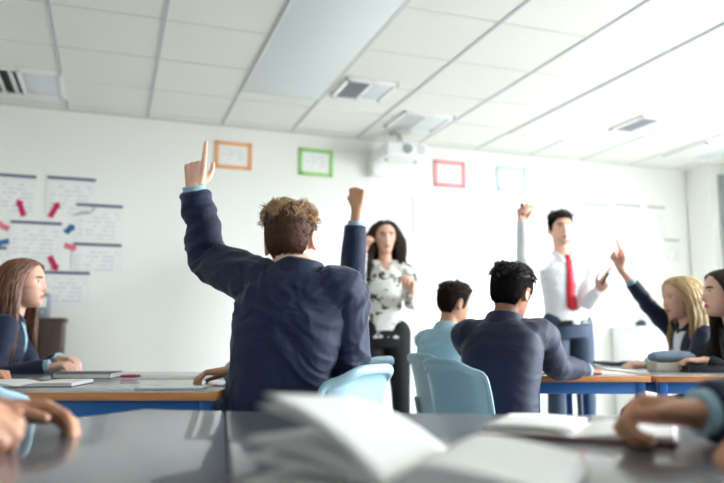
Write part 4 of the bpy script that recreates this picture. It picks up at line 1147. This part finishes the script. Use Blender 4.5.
q = Pc(); q.tube([(-.09, 0, .048), (0, 0, .0555), (.09, 0, .047)], [.003, .003, .003], n=8); part('zip', q, M['grey'], e_)
book(712, 372, .26, .12, .03, M['blackc'], 'thick black covered book at the right edge of the desk', R(0), pagesm='blackc')
c = onz(583, 368, .7205)
q = Pc(); q.tube([(-.03, 0, .012), (0, 0, .012), (.03, 0, .012)], [.011, .012, .010], n=12); o = link('highlighter_pen', q.mesh('highlighter_pen'), M['pinkp']); o.location = (c.x + .03, c.y + .10, .7205); tag(o, 'pink highlighter pen by the blazer sleeve on the desk', 'pen')
# markers held by the man
def marker(a, b_, label):
    a, b_ = V(a), V(b_); e_ = empty('whiteboard_marker', a, label, 'marker'); d = (b_ - a)
    q = Pc(); q.tube([V((0, 0, 0)), d * .68], [.0085, .0085], n=12, rnd=False); part('barrel', q, M['trousern'], e_)
    q = Pc(); q.tube([d * .68, d], [.0092, .0085], n=12, rnd=False); part('cap', q, M['blackc'], e_)
marker(at(523, 216, 4.625), at(521.5, 203, 4.60), 'dark marker pen held up in the raised hand of the man')
marker(at(602, 284, 4.50), at(608.5, 273, 4.44), 'dark pen in the lower hand of the man')
# bag on the floor
e_ = empty('school_bag', (1.30, 3.55, 0), 'black school bag on the floor beneath the right-hand desks', 'bag', None, R(20))
q = Pc(); q.ell((0, 0, .21), (.19, .13, .21)); q.box((0, 0, .16), (.34, .22, .31), bev=.06, seg=4); b_ = link('body', q.fused('body', .008, 6), M['blackc'], e_)
q = Pc(); q.box((0, -.125, .13), (.24, .05, .18), bev=.022, seg=4); part('pocket', q, M['blackc'], e_)
q = Pc(); q.tube([(-.06, 0, .40), (-.05, 0, .455), (.05, 0, .455), (.06, 0, .40)], [.012] * 4, n=10); part('handle', q, M['black'], e_)

# ------------------------------------------------------------------ light and camera
wd = bpy.data.worlds.new('world'); SC.world = wd; wd.use_nodes = True
nt = wd.node_tree; bg = nt.nodes['Background']; bg.inputs['Strength'].default_value = 26.0
tc = nt.nodes.new('ShaderNodeTexCoord'); sx = nt.nodes.new('ShaderNodeSeparateXYZ'); rp_ = nt.nodes.new('ShaderNodeValToRGB'); ma = nt.nodes.new('ShaderNodeMath'); ma.operation = 'MULTIPLY_ADD'; ma.inputs[1].default_value = .5; ma.inputs[2].default_value = .5
nt.links.new(tc.outputs['Generated'], sx.inputs[0]); nt.links.new(sx.outputs['Z'], ma.inputs[0]); nt.links.new(ma.outputs[0], rp_.inputs['Fac'])
el_ = rp_.color_ramp.elements; el_[0].position = .47; el_[0].color = (.27, .28, .27, 1); el_[1].position = .52; el_[1].color = (.88, .945, 1.0, 1)
nt.links.new(rp_.outputs['Color'], bg.inputs['Color'])
cam = bpy.data.cameras.new('camera'); co = bpy.data.objects.new('camera', cam); COL.objects.link(co)
cam.sensor_width = 36; cam.lens = F / 724 * 36; co.location = (0, 0, CZ); co.rotation_euler = (R(90) + PITCH, 0, 0); cam.clip_start = .02
cam.dof.use_dof = True; cam.dof.focus_distance = 2.3; cam.dof.aperture_fstop = 1.7
SC.camera = co
vs_ = SC.view_settings; vs_.view_transform = 'Standard'; vs_.look = 'None'; vs_.gamma = 1; vs_.use_curve_mapping = False; vs_.exposure = 1.1
cy = SC.cycles; cy.max_bounces = 10; cy.diffuse_bounces = 7; cy.glossy_bounces = 3; cy.transparent_max_bounces = 8; cy.use_denoising = True; cy.sample_clamp_indirect = 6; cy.caustics_reflective = False; cy.caustics_refractive = False
